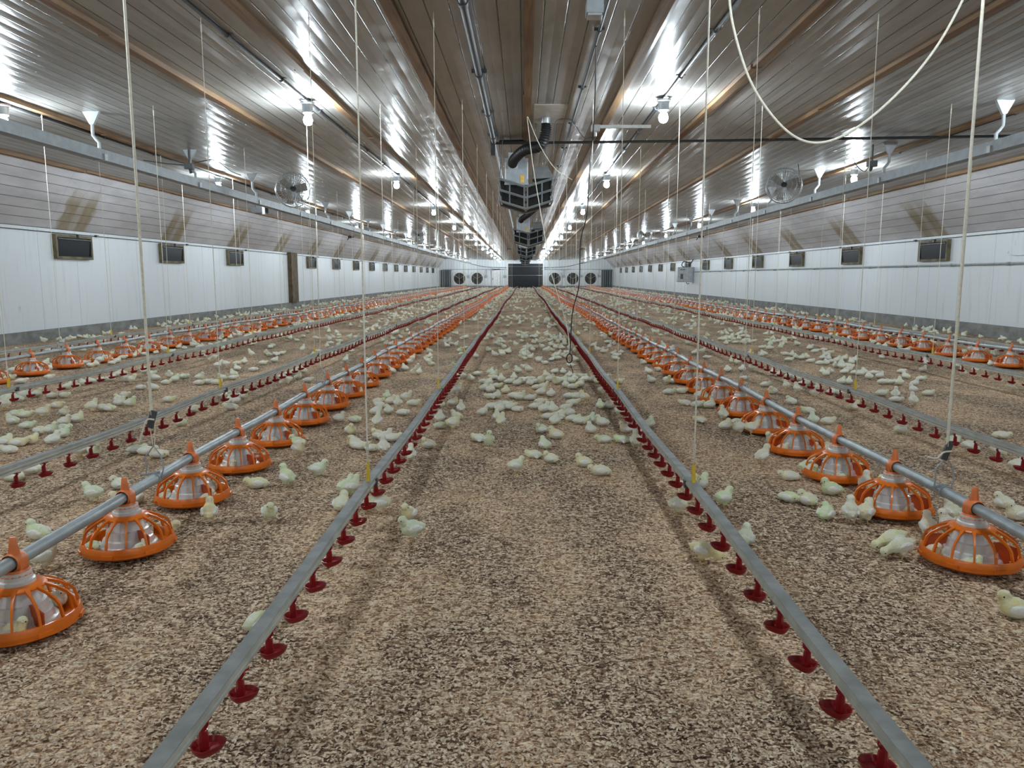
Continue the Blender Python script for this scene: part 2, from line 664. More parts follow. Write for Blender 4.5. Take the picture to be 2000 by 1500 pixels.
# the big dark door at the end
door = empty('door_1', (0.06, YE - .02, 0))
tag(door, kind='structure')
b = MB()
for i in range(8):
    b.box((-1.82 + .455 * i + .2275, .004 * (i % 2), 1.28), (.4549, .05, 2.5))
b.obj('door_leaf', M['dooredark'], door)
b = MB()
b.tube([(-1.83, -.05, 1.32), (1.8, -.05, 1.32)], .022)
b.tube([(-1.83, -.05, 2.25), (1.8, -.05, 2.25)], .022)
b.obj('door_bar', M['galv'], door)
b = MB()
b.box((-1.88, -.02, 1.3), (.08, .09, 2.6))
b.box((1.88, -.02, 1.3), (.12, .09, 2.6))
b.box((0, -.02, 2.66), (3.9, .09, .1))
b.obj('door_frame', M['white'], door)
d2 = empty('door_2', (-3.06, YE - .02, 0))
tag(d2, kind='structure')
b = MB()
b.box((0, 0, 1.0), (.84, .05, 1.95))
b.obj('door_leaf', M['white'], d2)
b = MB()
for s in (-1, 1):
    b.box((s * .45, -.01, 1.0), (.05, .08, 2.0))
b.box((0, -.01, 2.0), (.95, .08, .05))
b.obj('door_frame', M['grey'], d2)
b = MB()
b.box((-.34, -.06, .95), (.05, .08, .12))
b.obj('door_handle', M['darkgrey'], d2)

# ------------------------------------------------------------------ end wall fans
def make_fan(loc):
    r = empty('exhaust_fan', loc)
    b = MB()
    n = 32
    s = .73
    # square housing with a round hole
    vs, fs = [], []
    for yy in (-.14, 0):
        for k in range(n):
            a = 2 * PI * k / n
            vs.append((.61 * math.cos(a), yy, .61 * math.sin(a)))
        for k in range(n):
            a = 2 * PI * k / n
            c, q = math.cos(a), math.sin(a)
            mx = max(abs(c), abs(q))
            rr = min(s / mx, s * 1.28)
            vs.append((rr * c, yy, rr * q))
    for k in range(n):
        k2 = (k + 1) % n
        fs.append((k, k2, n + k2, n + k))
        fs.append((n + k, n + k2, 3 * n + k2, 3 * n + k))
        fs.append((k2, k, 2 * n + k, 2 * n + k2))
    b.add(vs, fs)
    b.obj('housing', M['fanwhite'], r)
    b = MB()
    b.lathe([(0.001, 0), (.62, 0)], 32)
    o = b.obj('backing', M['black'], r, (0, -.005, 0))
    o.rotation_euler = (PI / 2, 0, 0)
    b = MB()
    a0 = R.uniform(0, 1)
    for k in range(6):
        a = a0 + 2 * PI * k / 6
        Mx = Matrix.Rotation(-a, 3, 'Y') @ Matrix.Rotation(.5, 3, 'X')
        b.box(Vector((.33 * math.cos(a), -.07, .33 * math.sin(a))), (.50, .012, .15), 0, Mx)
    b.lathe([(0.001, .04), (.09, .03), (.09, -.03), (0.001, -.04)], 12, (0, 0, 0))
    b.obj('blades', M['bladedark'], r)
    b = MB()
    for k in range(3):
        a = .5 + 2 * PI * k / 3
        b.tube([(0, -.15, 0), (.63 * math.cos(a), -.15, .63 * math.sin(a))], .012, 6)
    b.obj('brace', M['galv'], r)
    return r


fan0 = make_fan((0, 0, 0))
fans = [(-6.92, 'two fans left of the dark door, the one by the corner'), (-5.06, ''), (3.15, ''), (5.05, ''), (6.93, '')]
fl = ['large square wall fan on the end wall near the dark-post side corner',
      'large square wall fan on the end wall beside the white personnel door',
      'large square wall fan first from the dark door toward the control-box side',
      'large square wall fan, middle of the trio between dark door and corner',
      'large square wall fan, last of the trio, by the corner on the control-box side']
for i, (x, _) in enumerate(fans):
    o = fan0 if i == 0 else dup(fan0)
    o.location = (x, YE, .98)
    tag(o, fl[i], 'fan', 'exhaust fans on the end wall')
sw = [(-6.0, 'grey switch box between the two fans near the dark-post side corner'), (-4.1, 'grey switch box between a wall fan and the white personnel door'),
      (-2.15, 'pale grey control panel on the end wall just beside the dark door'), (4.1, 'grey switch box between first and middle fans of the trio'),
      (6.0, 'grey switch box between middle and last fans of the trio'), (7.85, 'grey switch box between last fan and the corner shutter')]
for x, lb in sw:
    b = MB()
    b.box((0, -.07, 0), (.26, .14, .22))
    b.box((.02, -.15, -.02), (.14, .02, .12))
    b.tube([(0, -.05, .1), (0, -.04, .75)], .02, 6)
    o = b.obj('switch_box', M['grey'], None, (x, YE, 1.24))
    tag(o, lb, 'switch box', 'switch boxes on the end wall')
for s, x in ((-1, -8.35), (1, 8.6)):
    b = MB()
    for k in range(5):
        Mz = Matrix.Rotation(s * .6, 3, 'Z')
        b.box((x + (k - 2) * .23, YE - .12, .95), (.04, .20, 1.75), 0, Mz)
    b.tube([(x - .6, YE - .12, 1.85), (x + .6, YE - .12, 1.85)], .03)
    b.tube([(x - .6, YE - .12, .12), (x + .6, YE - .12, .12)], .03)
    o = b.obj('corner_shutter', M['shutter'])
    tag(o, 'dark shutter of upright slats in the end corner, ' + SIDE[s], 'shutter')

# ------------------------------------------------------------------ wall air inlets
def make_inlet(name):
    r = empty(name)
    b = MB()
    w2, h2, t = .60, .21, .05
    b.box((0, 0, h2), (.10, 2 * w2, t))
    b.box((0, 0, -h2), (.10, 2 * w2, t))
    b.box((0, -w2, 0), (.10, t, 2 * h2 + t))
    b.box((0, w2, 0), (.10, t, 2 * h2 + t))
    b.obj('frame', M['olive'], r)
    b = MB()
    b.box((0.02, 0, -.01), (.02, 2 * w2 - .05, 2 * h2 - .07))
    b.box((0.04, 0, -.17), (.03, 2 * w2 - .06, .02))
    o = b.obj('flap', M['flap'], r)
    o.rotation_euler = (0, .06, 0)
    b = MB()
    b.tube([(.05, -w2 + .03, h2 - .06), (.05, w2 - .03, h2 - .06)], .018, 6)
    b.tube([(.06, .1, h2 - .02), (.06, .1, h2 + .05)], .03, 6)
    b.obj('hinge_rod', M['black'], r)
    return r


inlet = make_inlet('air_inlet')
first = True
for s, y0, per in ((-1, 15.4, 4.32), (1, 17.8, 4.43)):
    k = 0
    for i in range(-1, 16):
        y = y0 + per * i
        if y > YE - 3 or (s < 0 and i == 3) or y < 12:
            continue
        if s > 0 and i == -1:
            continue
        k += 1
        o = inlet if first else dup(inlet)
        first = False
        o.location = ((XL + .035) if s < 0 else (XR - .035), y, 1.775)
        o.rotation_euler = (0, 0, 0 if s < 0 else PI)
        tag(o, 'dark glossy air inlet in a grimy frame, %s from the front on the %s wall' % (nth(k), SIDE[s].replace(' side', '')), 'air inlet', 'air inlets in the long walls')

# ------------------------------------------------------------------ lamps
def make_lamp():
    r = empty('ceiling_lamp')
    b = MB()
    b.lathe([(.001, 0), (.085, 0), (.085, -.02), (.064, -.035), (.060, -.125), (.050, -.132), (.001, -.132)], 16)
    b.box((0, 0, -.006), (.05, .34, .012))
    b.obj('socket', M['grey'], r)
    b = MB()
    b.lathe([(.026, -.125), (.030, -.145), (.050, -.18), (.056, -.205), (.052, -.235), (.035, -.26), (.001, -.27)], 14)
    b.obj('bulb', M['bulb'], r)
    return r


lamp = make_lamp()
first = True
ROWS = ((-2.6, -3.3, 6.4, 'inner row', -1), (1.64, -3.3, 6.4, 'inner row', 1), (-6.15, -3.5, 6.4, 'outer row', -1), (6.1, -4.4, 6.38, 'outer row', 1))
for (x, y0, st, nm, s) in ROWS:
    y = y0
    k = 0
    while y < YE - 1:
        o = lamp if first else dup(lamp)
        first = False
        zc = ceil_z(x, y) - .03
        o.location = (x, y, zc)
        if y > 5 and not (abs(x) > 5 and y < 8.5):
            k += 1
            lb = 'glowing white bulb in grey socket, %s from the front in the %s, %s' % (nth(k), nm, SIDE[s])
        else:
            lb = 'glowing white bulb in grey socket above the picture, %s, %s' % (nm, SIDE[s])
        tag(o, lb, 'lamp', 'ceiling bulbs in long rows')
        y += st
    b = MB()
    b.tube([(x, YB, ceil_z(x, YB) - .02)] + [(x, q, ceil_z(x, q) - .02) for q in ys[1:]], .017, 8)
    q = YB + 1
    while q < 60:
        b.tube([(x, q, ceil_z(x, q) - .02), (x, q + .05, ceil_z(x, q) - .02)], .026, 8)
        b.box((x, q + .02, ceil_z(x, q) - .004), (.10, .03, .01))
        q += 1.5
    o = b.obj('lamp_conduit', M['darkgrey'])
    tag(o, 'dark conduit along the ceiling feeding the %s of bulbs, %s' % (nm, SIDE[s]), 'conduit')

# ------------------------------------------------------------------ pipes on the ceiling
def czp(x, y, d):
    return (x, y, ceil_z(x, y) - d)


b = MB()
b.tube([czp(-.48, q, .06) for q in (YB, 0, 4, 8, 12.2)], .033, 12)
for q in (4.2, 6.2, 8.3, 10.2, 11.8):
    b.tube([czp(-.48, q, .06), czp(-.48, q + .07, .06)], .042, 12)
    b.box(czp(-.48, q + .03, .02), (.16, .03, .04))
tag(b.obj('gas_pipe', M['darkgrey']), 'thick dark pipe running along the ceiling beside the middle batten', 'pipe')
b = MB()
b.tube([czp(-.48, q, .05) for q in (12.25, 20, 30, 40, 55, 70, YE - .2)], .016, 8)
for q in range(14, 60, 3):
    b.box(czp(-.48, q, .03), (.05, .03, .06))
tag(b.obj('thin_pipe', M['steel']), 'thin bright pipe continuing the dark ceiling pipe past the heaters', 'pipe')
b = MB()
path = [(-.50, 12.3, H + 2.045), (.2, 12.24, H + 2.04), (2.5, 12.0, H + 2.02), (5.5, 11.6, H + 1.99), (8.3, 11.2, H + 1.96)]
b.tube(path, .020, 8)
for pp in ((-.50, 12.3, H + 2.03),):
    b.box(pp, (.07, .07, .34))
b.tube([(-.4, 12.3, H + 2.06), (0.02, 12.26, H + 2.06)], .035, 8)
tag(b.obj('cross_pipe', M['black']), 'long black pipe crossing below the ceiling battens from the gas pipe', 'pipe')
b = MB()
b.tube([czp(.64, q, .03) for q in (YB, 2, 6, 10, 14, 20, 30)], .014, 8)
for q in range(3, 26, 2):
    b.tube([czp(.64, q, .03), czp(.64, q + .06, .03)], .021, 8)
    b.box(czp(.64, q + .03, .012), (.09, .03, .02))
tag(b.obj('ceiling_conduit', M['darkgrey']), 'thin dark conduit with clips on the ceiling passing a grey box', 'conduit')
j = empty('junction_box', at_depth(1161, 18, 5.9))
tag(j, 'grey box under the ceiling at the top edge of the picture', 'junction box')
b = MB()
b.box((0, 0, 0), (.12, .14, .085))
b.obj('body', M['grey'], j)
b = MB()
b.box((0, 0, -.05), (.10, .12, .015))
b.tube([(.055, 0, -.03), (.05, 0.02, -.1), (.07, .06, .05)], .008, 6)
b.obj('cover', M['galv'], j)
j = empty('junction_box', at_depth(1163, 251, 9.4))
tag(j, 'pale grey switch box on a white arm beside the first inner bulb', 'junction box')
b = MB()
b.box((0, 0, 0), (.10, .10, .07))
b.tube([(0.0, 0, -.035), (0, 0, -.09)], .016, 8)
b.obj('body', M['fanwhite'], j)
b = MB()
b.box((.34, 0, .02), (.62, .035, .035))
b.obj('arm', M['white'], j)
# thin black flex from the box to the conduit
b = MB()
b.tube(bez([at_depth(1157, 268, 9.4), at_depth(1140, 268, 9.4), at_depth(1124, 245, 9.6), at_depth(1112, 233, 9.7), at_depth(1087, 236, 9.8), at_depth(1082, 262, 9.8), at_depth(1080, 300, 10.4), at_depth(1067, 322, 11)], 8), .006, 6)
tag(b.obj('flex_cable', M['darkgrey']), 'thin grey flex looping from the switch box over to the heater', 'cable')
# long black dangling cable with a coil
b = MB()
cp = [at_depth(1164, 90, 6.6), at_depth(1162, 190, 8.0), at_depth(1158, 262, 9.3), at_depth(1152, 330, 9.3), at_depth(1146, 420, 9.3), at_depth(1134, 470, 9.3), at_depth(1131, 555, 9.4), at_depth(1118, 612, 9.4), at_depth(1113, 690, 9.4)]
b.tube(bez(cp, 10), .007, 6)
ck = at_depth(1112, 700, 9.4)
b.tube([ck + Vector((.035 * math.sin(t), .01 * math.cos(3 * t), .055 * math.cos(t))) for t in [i * PI / 10 for i in range(52)]], .007, 6)
b.tube(bez([at_depth(1114, 712, 9.4), at_depth(1119, 728, 9.3), at_depth(1117, 741, 9.2)], 6), .005, 6)
tag(b.obj('black_cable', M['black']), 'black cable dangling from the ceiling to a coil beside the inner drinker rail', 'cable')
b = MB()
b.tube(bez([at_depth(1029, 225, 10.5), at_depth(1042, 330, 10.4), at_depth(1064, 460, 10.2), at_depth(1077, 534, 10.0), at_depth(1106, 632, 9.8), at_depth(1113, 690, 9.5)], 10), .006, 6)
tag(b.obj('slanting_string', M['rope']), 'long pale string slanting from the middle batten down past the heaters', 'string')
b = MB()
b.tube(bez([at_depth(1030, 226, 10.5), at_depth(1055, 285, 10.6), at_depth(1085, 330, 10.8), at_depth(1117, 351, 11.4)], 10), .005, 6)
tag(b.obj('slack_string', M['rope']), 'short pale string sagging from the middle batten over to a side batten', 'string')
# slack rope loop at the top
b = MB()
lp = [(1419, -120), (1424, -10), (1434, 60), (1462, 150), (1500, 215), (1545, 262), (1590, 279), (1640, 268), (1700, 230), (1770, 165), (1830, 90), (1880, 0), (1925, -110)]
b.tube(bez([at_depth(x, y, 4.6) for x, y in lp], 8), .0072, 8)
tag(b.obj('rope_loop', M['rope']), 'thick cream rope hanging in a wide slack loop below the ceiling', 'rope')

# small black pulley blocks across the ceiling
PB = [(-3.6, 50), (-2.28, 50), (-1.08, 50), (1.1, 50), (2.3, 50), (3.65, 50), (-8.1, 36), (8.0, 36), (-5.95, 42), (5.98, 42)]
for k, (x, y) in enumerate(PB):
    b = MB()
    b.box((0, 0, -.10), (.16, .10, .10))
    b.lathe([(.001, -.03), (.09, -.03), (.09, .03), (.001, .03)], 12, (.13, 0, -.1))
    b.tube([(0, 0, 0), (0, 0, -.1)], .02, 6)
    b.tube([(-.05, 0, -.1), (-.12, 0, -.25)], .02, 6)
    o = b.obj('pulley_block', M['black'], None, (x, y, ceil_z(x, y) - .04))
    tag(o, 'small black pulley block under the %s ceiling batten, %s' % (('middle', 'first', 'second', 'third', 'fourth', 'outermost')[1 + (abs(x) > 2) + (abs(x) > 3) + (abs(x) > 5) + (abs(x) > 7)] if abs(x) > .5 else 'middle', SIDE[-1 if x < 0 else 1]), 'pulley', 'pulleys under the ceiling')

# ------------------------------------------------------------------ heaters along the middle
def make_heater():
    r = empty('gas_heater')
    b = MB()                                                    # control box
    b.box((-.14, 0, .0), (.35, .30, .36))
    b.box((-.14, 0, .22), (.24, .26, .09))
    b.box((-.14, .0, -.19), (.36, .31, .03))
    b.obj('burner_box', M['grey'], r)
    b = MB()
    b.box((-.19, -.153, .07), (.14, .006, .08))
    b.box((-.305, -.153, 0.0), (.02, .006, .24))
    b.box((.025, -.153, 0.0), (.02, .006, .24))
    b.obj('paper_label', M['paper'], r)
    b = MB()
    b.box((-.055, -.158, -.12), (.06, .006, .11))
    b.obj('warning_tag', M['tagyel'], r)
    b = MB()                                                    # silver hood
    vs = [(.10, -.15, -.12), (.42, -.15, -.10), (.42, .25, -.10), (.10, .25, -.12), (.15, -.08, .06), (.32, -.08, .08), (.32, .15, .08), (.15, .15, .06)]
    b.add(vs, [(3, 2, 1, 0), (4, 5, 6, 7), (0, 1, 5, 4), (1, 2, 6, 5), (2, 3, 7, 6), (3, 0, 4, 7)])
    b.obj('hood', M['galv'], r)
    # V shaped louvre cage: near-black solids paint the shade in its openings, grey rails
    def vz(x, z):
        return z + abs(x) * .30
    b = MB()
    for s in (-1, 1):
        vs = []
        for y in (-.12, .55):
            vs += [(s * .02, y, vz(.02, -.56)), (s * .36, y, vz(.36, -.56)), (s * .38, y, vz(.38, -.24)), (s * .02, y, vz(.02, -.24))]
        fs = [(0, 1, 2, 3), (7, 6, 5, 4), (0, 4, 5, 1), (1, 5, 6, 2), (2, 6, 7, 3), (3, 7, 4, 0)]
        b.add(vs, fs)
    b.obj('dark_core', M['core'], r)
    b = MB()
    for z in (-.24, -.40, -.56):
        for s in (-1, 1):
            for y in (-.20, .57):
                b.tube([(0, y, vz(0, z)), (s * .40, y, vz(.40, z))], .017, 4)
            b.tube([(s * .40, -.20, vz(.40, z)), (s * .40, .57, vz(.40, z))], .015, 4)
    for x in (-.40, -.24, -.025, .025, .24, .40):
        b.tube([(x, -.20, vz(x, -.58)), (x, -.20, vz(x, -.22))], .010, 4)
    b.obj('louvre_frame', M['chan'], r)
    return r


heat = make_heater()
HY = [(11.9, 1009, 336), (20.8, 1022, 439), (33.0, 1022, 475), (46.0, 1023, 491), (59.0, 1022, 499), (70.0, 1023, 505)]
for i, (y, px, py) in enumerate(HY):
    o = heat if i == 0 else dup(heat)
    pt = at_depth(px, py, y)
    o.location = (pt.x + .14, y, pt.z)
    if i:
        o.scale = (1, 1, 1)
    tag(o, ('grey gas heater with black vee louvre, %s from the front along the ceiling' % nth(i + 1)), 'heater', 'gas heaters along the middle of the ceiling')
    x0, z0 = pt.x, pt.z
    zc = ceil_z(.25, y - 1.2)
    # ribbed black air hose from ceiling plate to burner box
    pts = bez([(x0 + .40, y - 1.15, zc - .02), (x0 + .41, y - 1.12, zc - .16), (x0 + .34, y - 1.0, zc - .34), (x0 + .12, y - .75, z0 + .20), (x0 - .02, y - .45, z0 + .13), (x0 - .06, y - .16, z0 + .10)], 14)
    b = MB()
    n = len(pts)
    b.tube(pts, [.068 + .007 * (1 if k % 2 else -1) for k in range(n)], 14)
    hz = empty('air_hose', (0, 0, 0))
    b.obj('hose', M['black'], hz)
    b = MB()
    b.lathe([(.001, 0), (.085, 0), (.085, -.02), (.074, -.02), (.074, -.08), (.001, -.08)], 16, (x0 + .40, y - 1.15, zc))
    b.obj('collar', M['galv'], hz)
    tag(hz, 'ribbed black air hose curving from the ceiling to the %s gas heater' % nth(i + 1), 'hose', 'air hoses of the heaters')
    # suspension chains
    b = MB()
    for dx in (-.26, .5):
        b.tube([(x0 + dx, y + .1, z0 - .12), (x0 + dx * .8, y + .1, ceil_z(0, y) - .0)], .006, 5)
    o = b.obj('hanging_rod', M['darkgrey'])
    tag(o, 'pair of thin rods hanging the %s gas heater from the ceiling' % nth(i + 1), 'rods', 'hanging rods of the heaters')
# ceiling plate of first hose
b = MB()
xx = at_depth(1009, 336, 11.9).x
b.box((xx + .45, 10.5, ceil_z(.3, 10.5) - .006), (.42, 1.15, .012))
tag(b.obj('ceiling_plate', plain('beige_plate', (0.50, 0.46, 0.40), .4)), 'beige plate on the ceiling where the first black air hose enters', 'plate')

# ------------------------------------------------------------------ grey channels on S hangers
for s, x in ((-1, -5.37), (1, 5.55)):
    ch = empty('steel_channel', (x, 0, 0))
    b = MB()
    path = [(0, y, ceil_z(x, y) - .53) for y in (2, 10, 20, 30, 40, 50, 60, 70, 76)]
    b.sweep([(-.07, -.065), (.07, -.065), (.07, .065), (.055, .065), (.055, -.05), (-.055, -.05), (-.055, .065), (-.07, .065)], path)
    b.obj('channel', M['chan'], ch)
    hm = None
    for k in range(20):
        y = 9.9 + 2.85 * k - (0.45 if s > 0 else 0)
        if hm is None:
            b = MB()
            b.add([(-.11, -.02, 0), (.11, -.02, 0), (.025, -.02, -.16), (-.025, -.02, -.16), (-.11, .02, 0), (.11, .02, 0), (.025, .02, -.16), (-.025, .02, -.16)],
                  [(0, 3, 2, 1), (4, 5, 6, 7), (0, 1, 5, 4), (1, 2, 6, 5), (2, 3, 7, 6), (3, 0, 4, 7)])
            q = -s
            b.tube([(0, 0, -.15), (0, 0, -.29), (q * .035, 0, -.34), (q * .07, 0, -.38), (q * .07, 0, -.55)], .021, 8)
            b.box((q * .07, 0, -.56), (.16, .07, .08))
            hm = b.obj('hanger', M['hangergrey'], ch)
            hh = hm
        else:
            hh = hm.copy()
            COL.objects.link(hh)
            hh.parent = ch
        hh.location = (s * .06, y, ceil_z(x, y))
    tag(ch, 'long grey steel channel hung from the ceiling on bent brackets, ' + SIDE[s], 'channel')

# ------------------------------------------------------------------ basket fans
def make_basket():
    r = empty('basket_fan')
    b = MB()
    Rf = .30
    for yy, rr in ((-.10, .30), (-.10, .22), (-.12, .14), (.08, .30), (.0, .31), (.09, .2)):
        b.tube([(rr * math.cos(t), yy, rr * math.sin(t)) for t in [i * 2 * PI / 32 for i in range(33)]], .007 if rr > .28 else .0035, 5, 0, False)
    for k in range(40):
        a = 2 * PI * k / 40
        c, q = math.cos(a), math.sin(a)
        b.tube([(.06 * c, -.13, .06 * q), (.2 * c, -.125, .2 * q), (.30 * c, -.10, .30 * q), (.31 * c, 0, .31 * q), (.30 * c, .08, .30 * q), (.08 * c, .11, .08 * q)], .0028, 4, 0, False)
    b.obj('cage', M['galv'], r)
    b = MB()
    for k in range(3):
        a = 2 * PI * k / 3 + .3
        Mx = Matrix.Rotation(-a, 3, 'Y') @ Matrix.Rotation(.55, 3, 'X')
        b.box(Vector((.15 * math.cos(a), 0, .15 * math.sin(a))), (.22, .006, .15), 0, Mx)
    b.obj('blades', plain('dusty_blades', (.30, .27, .23), .6), r)
    b = MB()
    pr = [(.001, -.08), (.05, -.075), (.055, -.02), (.055, .07), (.001, .08)]
    b.lathe(pr, 16)
    for i, v in enumerate(b.v):
        b.v[i] = (v[0], v[2], -v[1])
    o = b.obj('motor', M['black'], r)
    b = MB()
    b.tube([(0, .05, .31), (0, .05, .48)], .012, 6)
    b.tube([(.06, .1, .0), (.1, .1, -.05), (.2, .1, -.18), (.31, .05, -.1)], .006, 6)
    b.obj('bracket', M['grey'], r)
    return r


bf = make_basket()
BF = [(at_depth(572, 371, 14.6), 'first'), (at_depth(1531, 363, 14.6), 'first'), (at_depth(816, 460, 33), 'second'), (at_depth(1259, 460, 33), 'second')]
for i, (pt, nm) in enumerate(BF):
    o = bf if i == 0 else dup(bf)
    o.location = pt
    o.rotation_euler = (-.15, 0, .35 if pt.x < 0 else -.3)
    o.scale = (1.02,) * 3
    tag(o, 'round wire cage fan under the ceiling, %s from the front, %s' % (nm, SIDE[-1 if pt.x < 0 else 1]), 'fan', 'cage fans under the ceiling')
b = MB()
b.tube(bez([at_depth(1567, 368, 14.5), at_depth(1560, 330, 14.5), at_depth(1563, 308, 14.6), at_depth(1600, 308, 14.4), at_depth(1635, 311, 14), at_depth(1662, 305, 13.8), at_depth(1672, 322, 13.6), at_depth(1688, 335, 13.4), at_depth(1700, 320, 13)], 8), .008, 6)
tag(b.obj('fan_cable', M['black']), 'black cable looping from the cage fan on the control-box side to a box', 'cable')
for s, px, py, Y in ((-1, 370, 325, 12.7), (1, 1703, 320, 12.4)):
    b = MB()
    b.box((0, 0, 0), (.13, .10, .09))
    b.tube([(0, 0, -.04), (-.02 * s, 0, -.11)], .02, 6)
    b.tube([(0, 0, .03), (0, 0, ceil_z(6, Y) - at_depth(px, py, Y).z)], .012, 6)
    o = b.obj('socket_box', M['darkgrey'], None, at_depth(px, py, Y))
    tag(o, 'dark plug socket box beside the second channel bracket, ' + SIDE[s], 'socket box')
b = MB()
b.tube(bez([at_depth(280, 313, 12.5), at_depth(330, 320, 12.6), at_depth(368, 322, 12.7), at_depth(390, 316, 13), at_depth(420, 313, 13.4), at_depth(450, 334, 14), at_depth(470, 342, 14.5)], 8), .008, 6)
tag(b.obj('fan_cable', M['black']), 'black cable running over the battens to the cage fan, dark-post side', 'cable')
b = MB()
b.box((0, 0, 0), (.30, .22, .12))
b.box((.12, -.1, -.01), (.06, .06, .16), 1)
b.tube([(-.1, 0, .05), (-.1, 0, ceil_z(6, 17.5) - at_depth(508, 411, 17.5).z)], .01, 6)
o = b.obj('ballast_box', [M['darkgrey'], M['white']], None, at_depth(508, 411, 17.5))
tag(o, 'dark box with a white end hanging near the first cage fan', 'box')

# ------------------------------------------------------------------ control box and wall pipes
cb = empty('control_box', (XR - .45, 43.0, 1.3))
tag(cb, 'grey electrical control box fixed to the long white wall', 'control box')
b = MB()
b.box((0, 0, 0), (.92, .5, .82))
b.obj('body', M['grey'], cb)
b = MB()
b.box((-.05, -.255, 0), (.78, .02, .76))
b.obj('door', plain('light_grey_paint', (.45, .48, .5), .4, .2), cb)
b = MB()
b.box((-.24, -.27, -.10), (.13, .02, .28))
b.box((-.28, -.27, .27), (.06, .02, .05))
b.box((-.13, -.27, .27), (.18, .02, .03))
b.obj('panel_window', M['black'], cb)
b = MB()
b.tube(bez([(.25, .1, .4), (.2, -.1, .62), (-.1, -.1, .72), (-.22, -.1, .5), (-.02, -.1, .42), (.25, -.1, .6), (.42, 0, .85), (.46, .05, 1.1)], 10), .025, 6)
b.tube(bez([(.05, -.1, -.4), (.1, -.1, -.5), (.22, -.1, -.48)], 8), .02, 6)
b.obj('cable', M['black'], cb)
b = MB()
b.tube([(XR - .04, 8, 1.44), (XR - .04, 20, 1.45), (XR - .04, 32, 1.46), (XR - .04, 42.7, 1.46)], .022, 8)
q = 9.0
while q < 42:
    b.tube([(XR - .04, q, 1.445), (XR - .04, q + .1, 1.445)], .032, 8)
    q += 2.0
tag(b.obj('wall_conduit', M['steel']), 'grey conduit running level along the wall to the control box', 'conduit')
b = MB()
b.tube([(XR - .03, 8, 1.62), (XR - .03, 14.9, 1.60), (XR - .03, 15.1, 1.63), (XR - .03, 15.1, 1.68)], .008, 6)
tag(b.obj('thin_wall_pipe', M['white']), 'thin white pipe stub above the conduit at the picture edge', 'pipe')
for s, x in ((-1, XL + .03), (1, XR - .03)):
    b = MB()
    b.tube([(x, 6, 2.04), (x, 30, 2.03), (x, YE - 2, 2.04)], .007, 5)
    for k in range(16):
        y = (15.4 if s < 0 else 17.8) + k * 4.38
        if y < 78:
            b.box((x, y + .9, 2.04), (.05, .08, .04))
    o = b.obj('inlet_cable', M['darkgrey'])
    tag(o, 'thin cable linking the air inlets along the top of the %s wall' % SIDE[s].replace(' side', ''), 'cable')
# cables curving across the end wall from the outer bulb rows
for s in (-1, 1):
    b = MB()
    b.tube(bez([(s * 6.2, 60, ceil_z(6, 60) - .1), (s * 5.6, 72, H + 1.35), (s * 4.2, 80, H + 1.0), (s * 2.0, YE - .25, H + .93)], 10), .03, 6)
    o = b.obj('end_cable', M['darkgrey'])
    tag(o, 'dark cable curving from the outer bulbs to the dark door, ' + SIDE[s], 'cable')

# ------------------------------------------------------------------ drinker lines
def make_cup_mesh():
    b = MB()
    # scoop dish with a pointed lip on one side (towards +x)
    n = 20
    prof = [(.004, -.108), (.024, -.108), (.032, -.098), (.036, -.086), (.033, -.086), (.026, -.098), (.004, -.102)]
    vs, fs = [], []
    for (r, z) in prof:
        for k in range(n):
            a = 2 * PI * k / n
            st = 1 + .30 * max(0, math.cos(a)) ** 3
            vs.append((r * st * math.cos(a), r * math.sin(a), z + .006 * max(0, math.cos(a))))
    for i in range(len(prof) - 1):
        for k in range(n):
            k2 = (k + 1) % n
            fs.append((i * n + k, i * n + k2, (i + 1) * n + k2, (i + 1) * n + k))
    b.add(vs, fs, 0, True)
    b.tube([(-.006, 0, -.104), (-.006, 0, -.072), (-.006, 0, -.05), (-.004, 0, -.046)], [.0115, .0115, .0105, .006], 10)
    b.tube(bez([(-.004, 0, -.056), (-.003, 0, -.046), (.003, 0, -.036), (.0, .0, -.026), (.006, 0, -.018)], 4), [.006] * 17, 6)
    b.tube([(-.008, -.02, -.03), (.0, 0, -.034), (.008, .02, -.03)], .003, 5)
    return b.mesh('drinker_cup', [M['red']])


CUP = make_cup_mesh()
b = MB()
b.add([(-.008, -.016, -.03), (.008, -.016, -.03), (.008, .014, -.03), (-.008, .014, -.03), (-.006, -.002, .082), (.006, -.002, .082), (.006, .014, .082), (-.006, .014, .082)],
      [(3, 2, 1, 0), (4, 5, 6, 7), (0, 1, 5, 4), (1, 2, 6, 5), (2, 3, 7, 6), (3, 0, 4, 7)])
b.tube([(0, .006, .07), (0, .006, .094)], .005, 6)
CLIP = b.mesh('hanger_clip', [M['yellow']])
b = MB()
b.box((.0, 0, -.006), (.056, .035, .036))
JOINT = b.mesh('joint_sleeve', [M['darkgrey']])

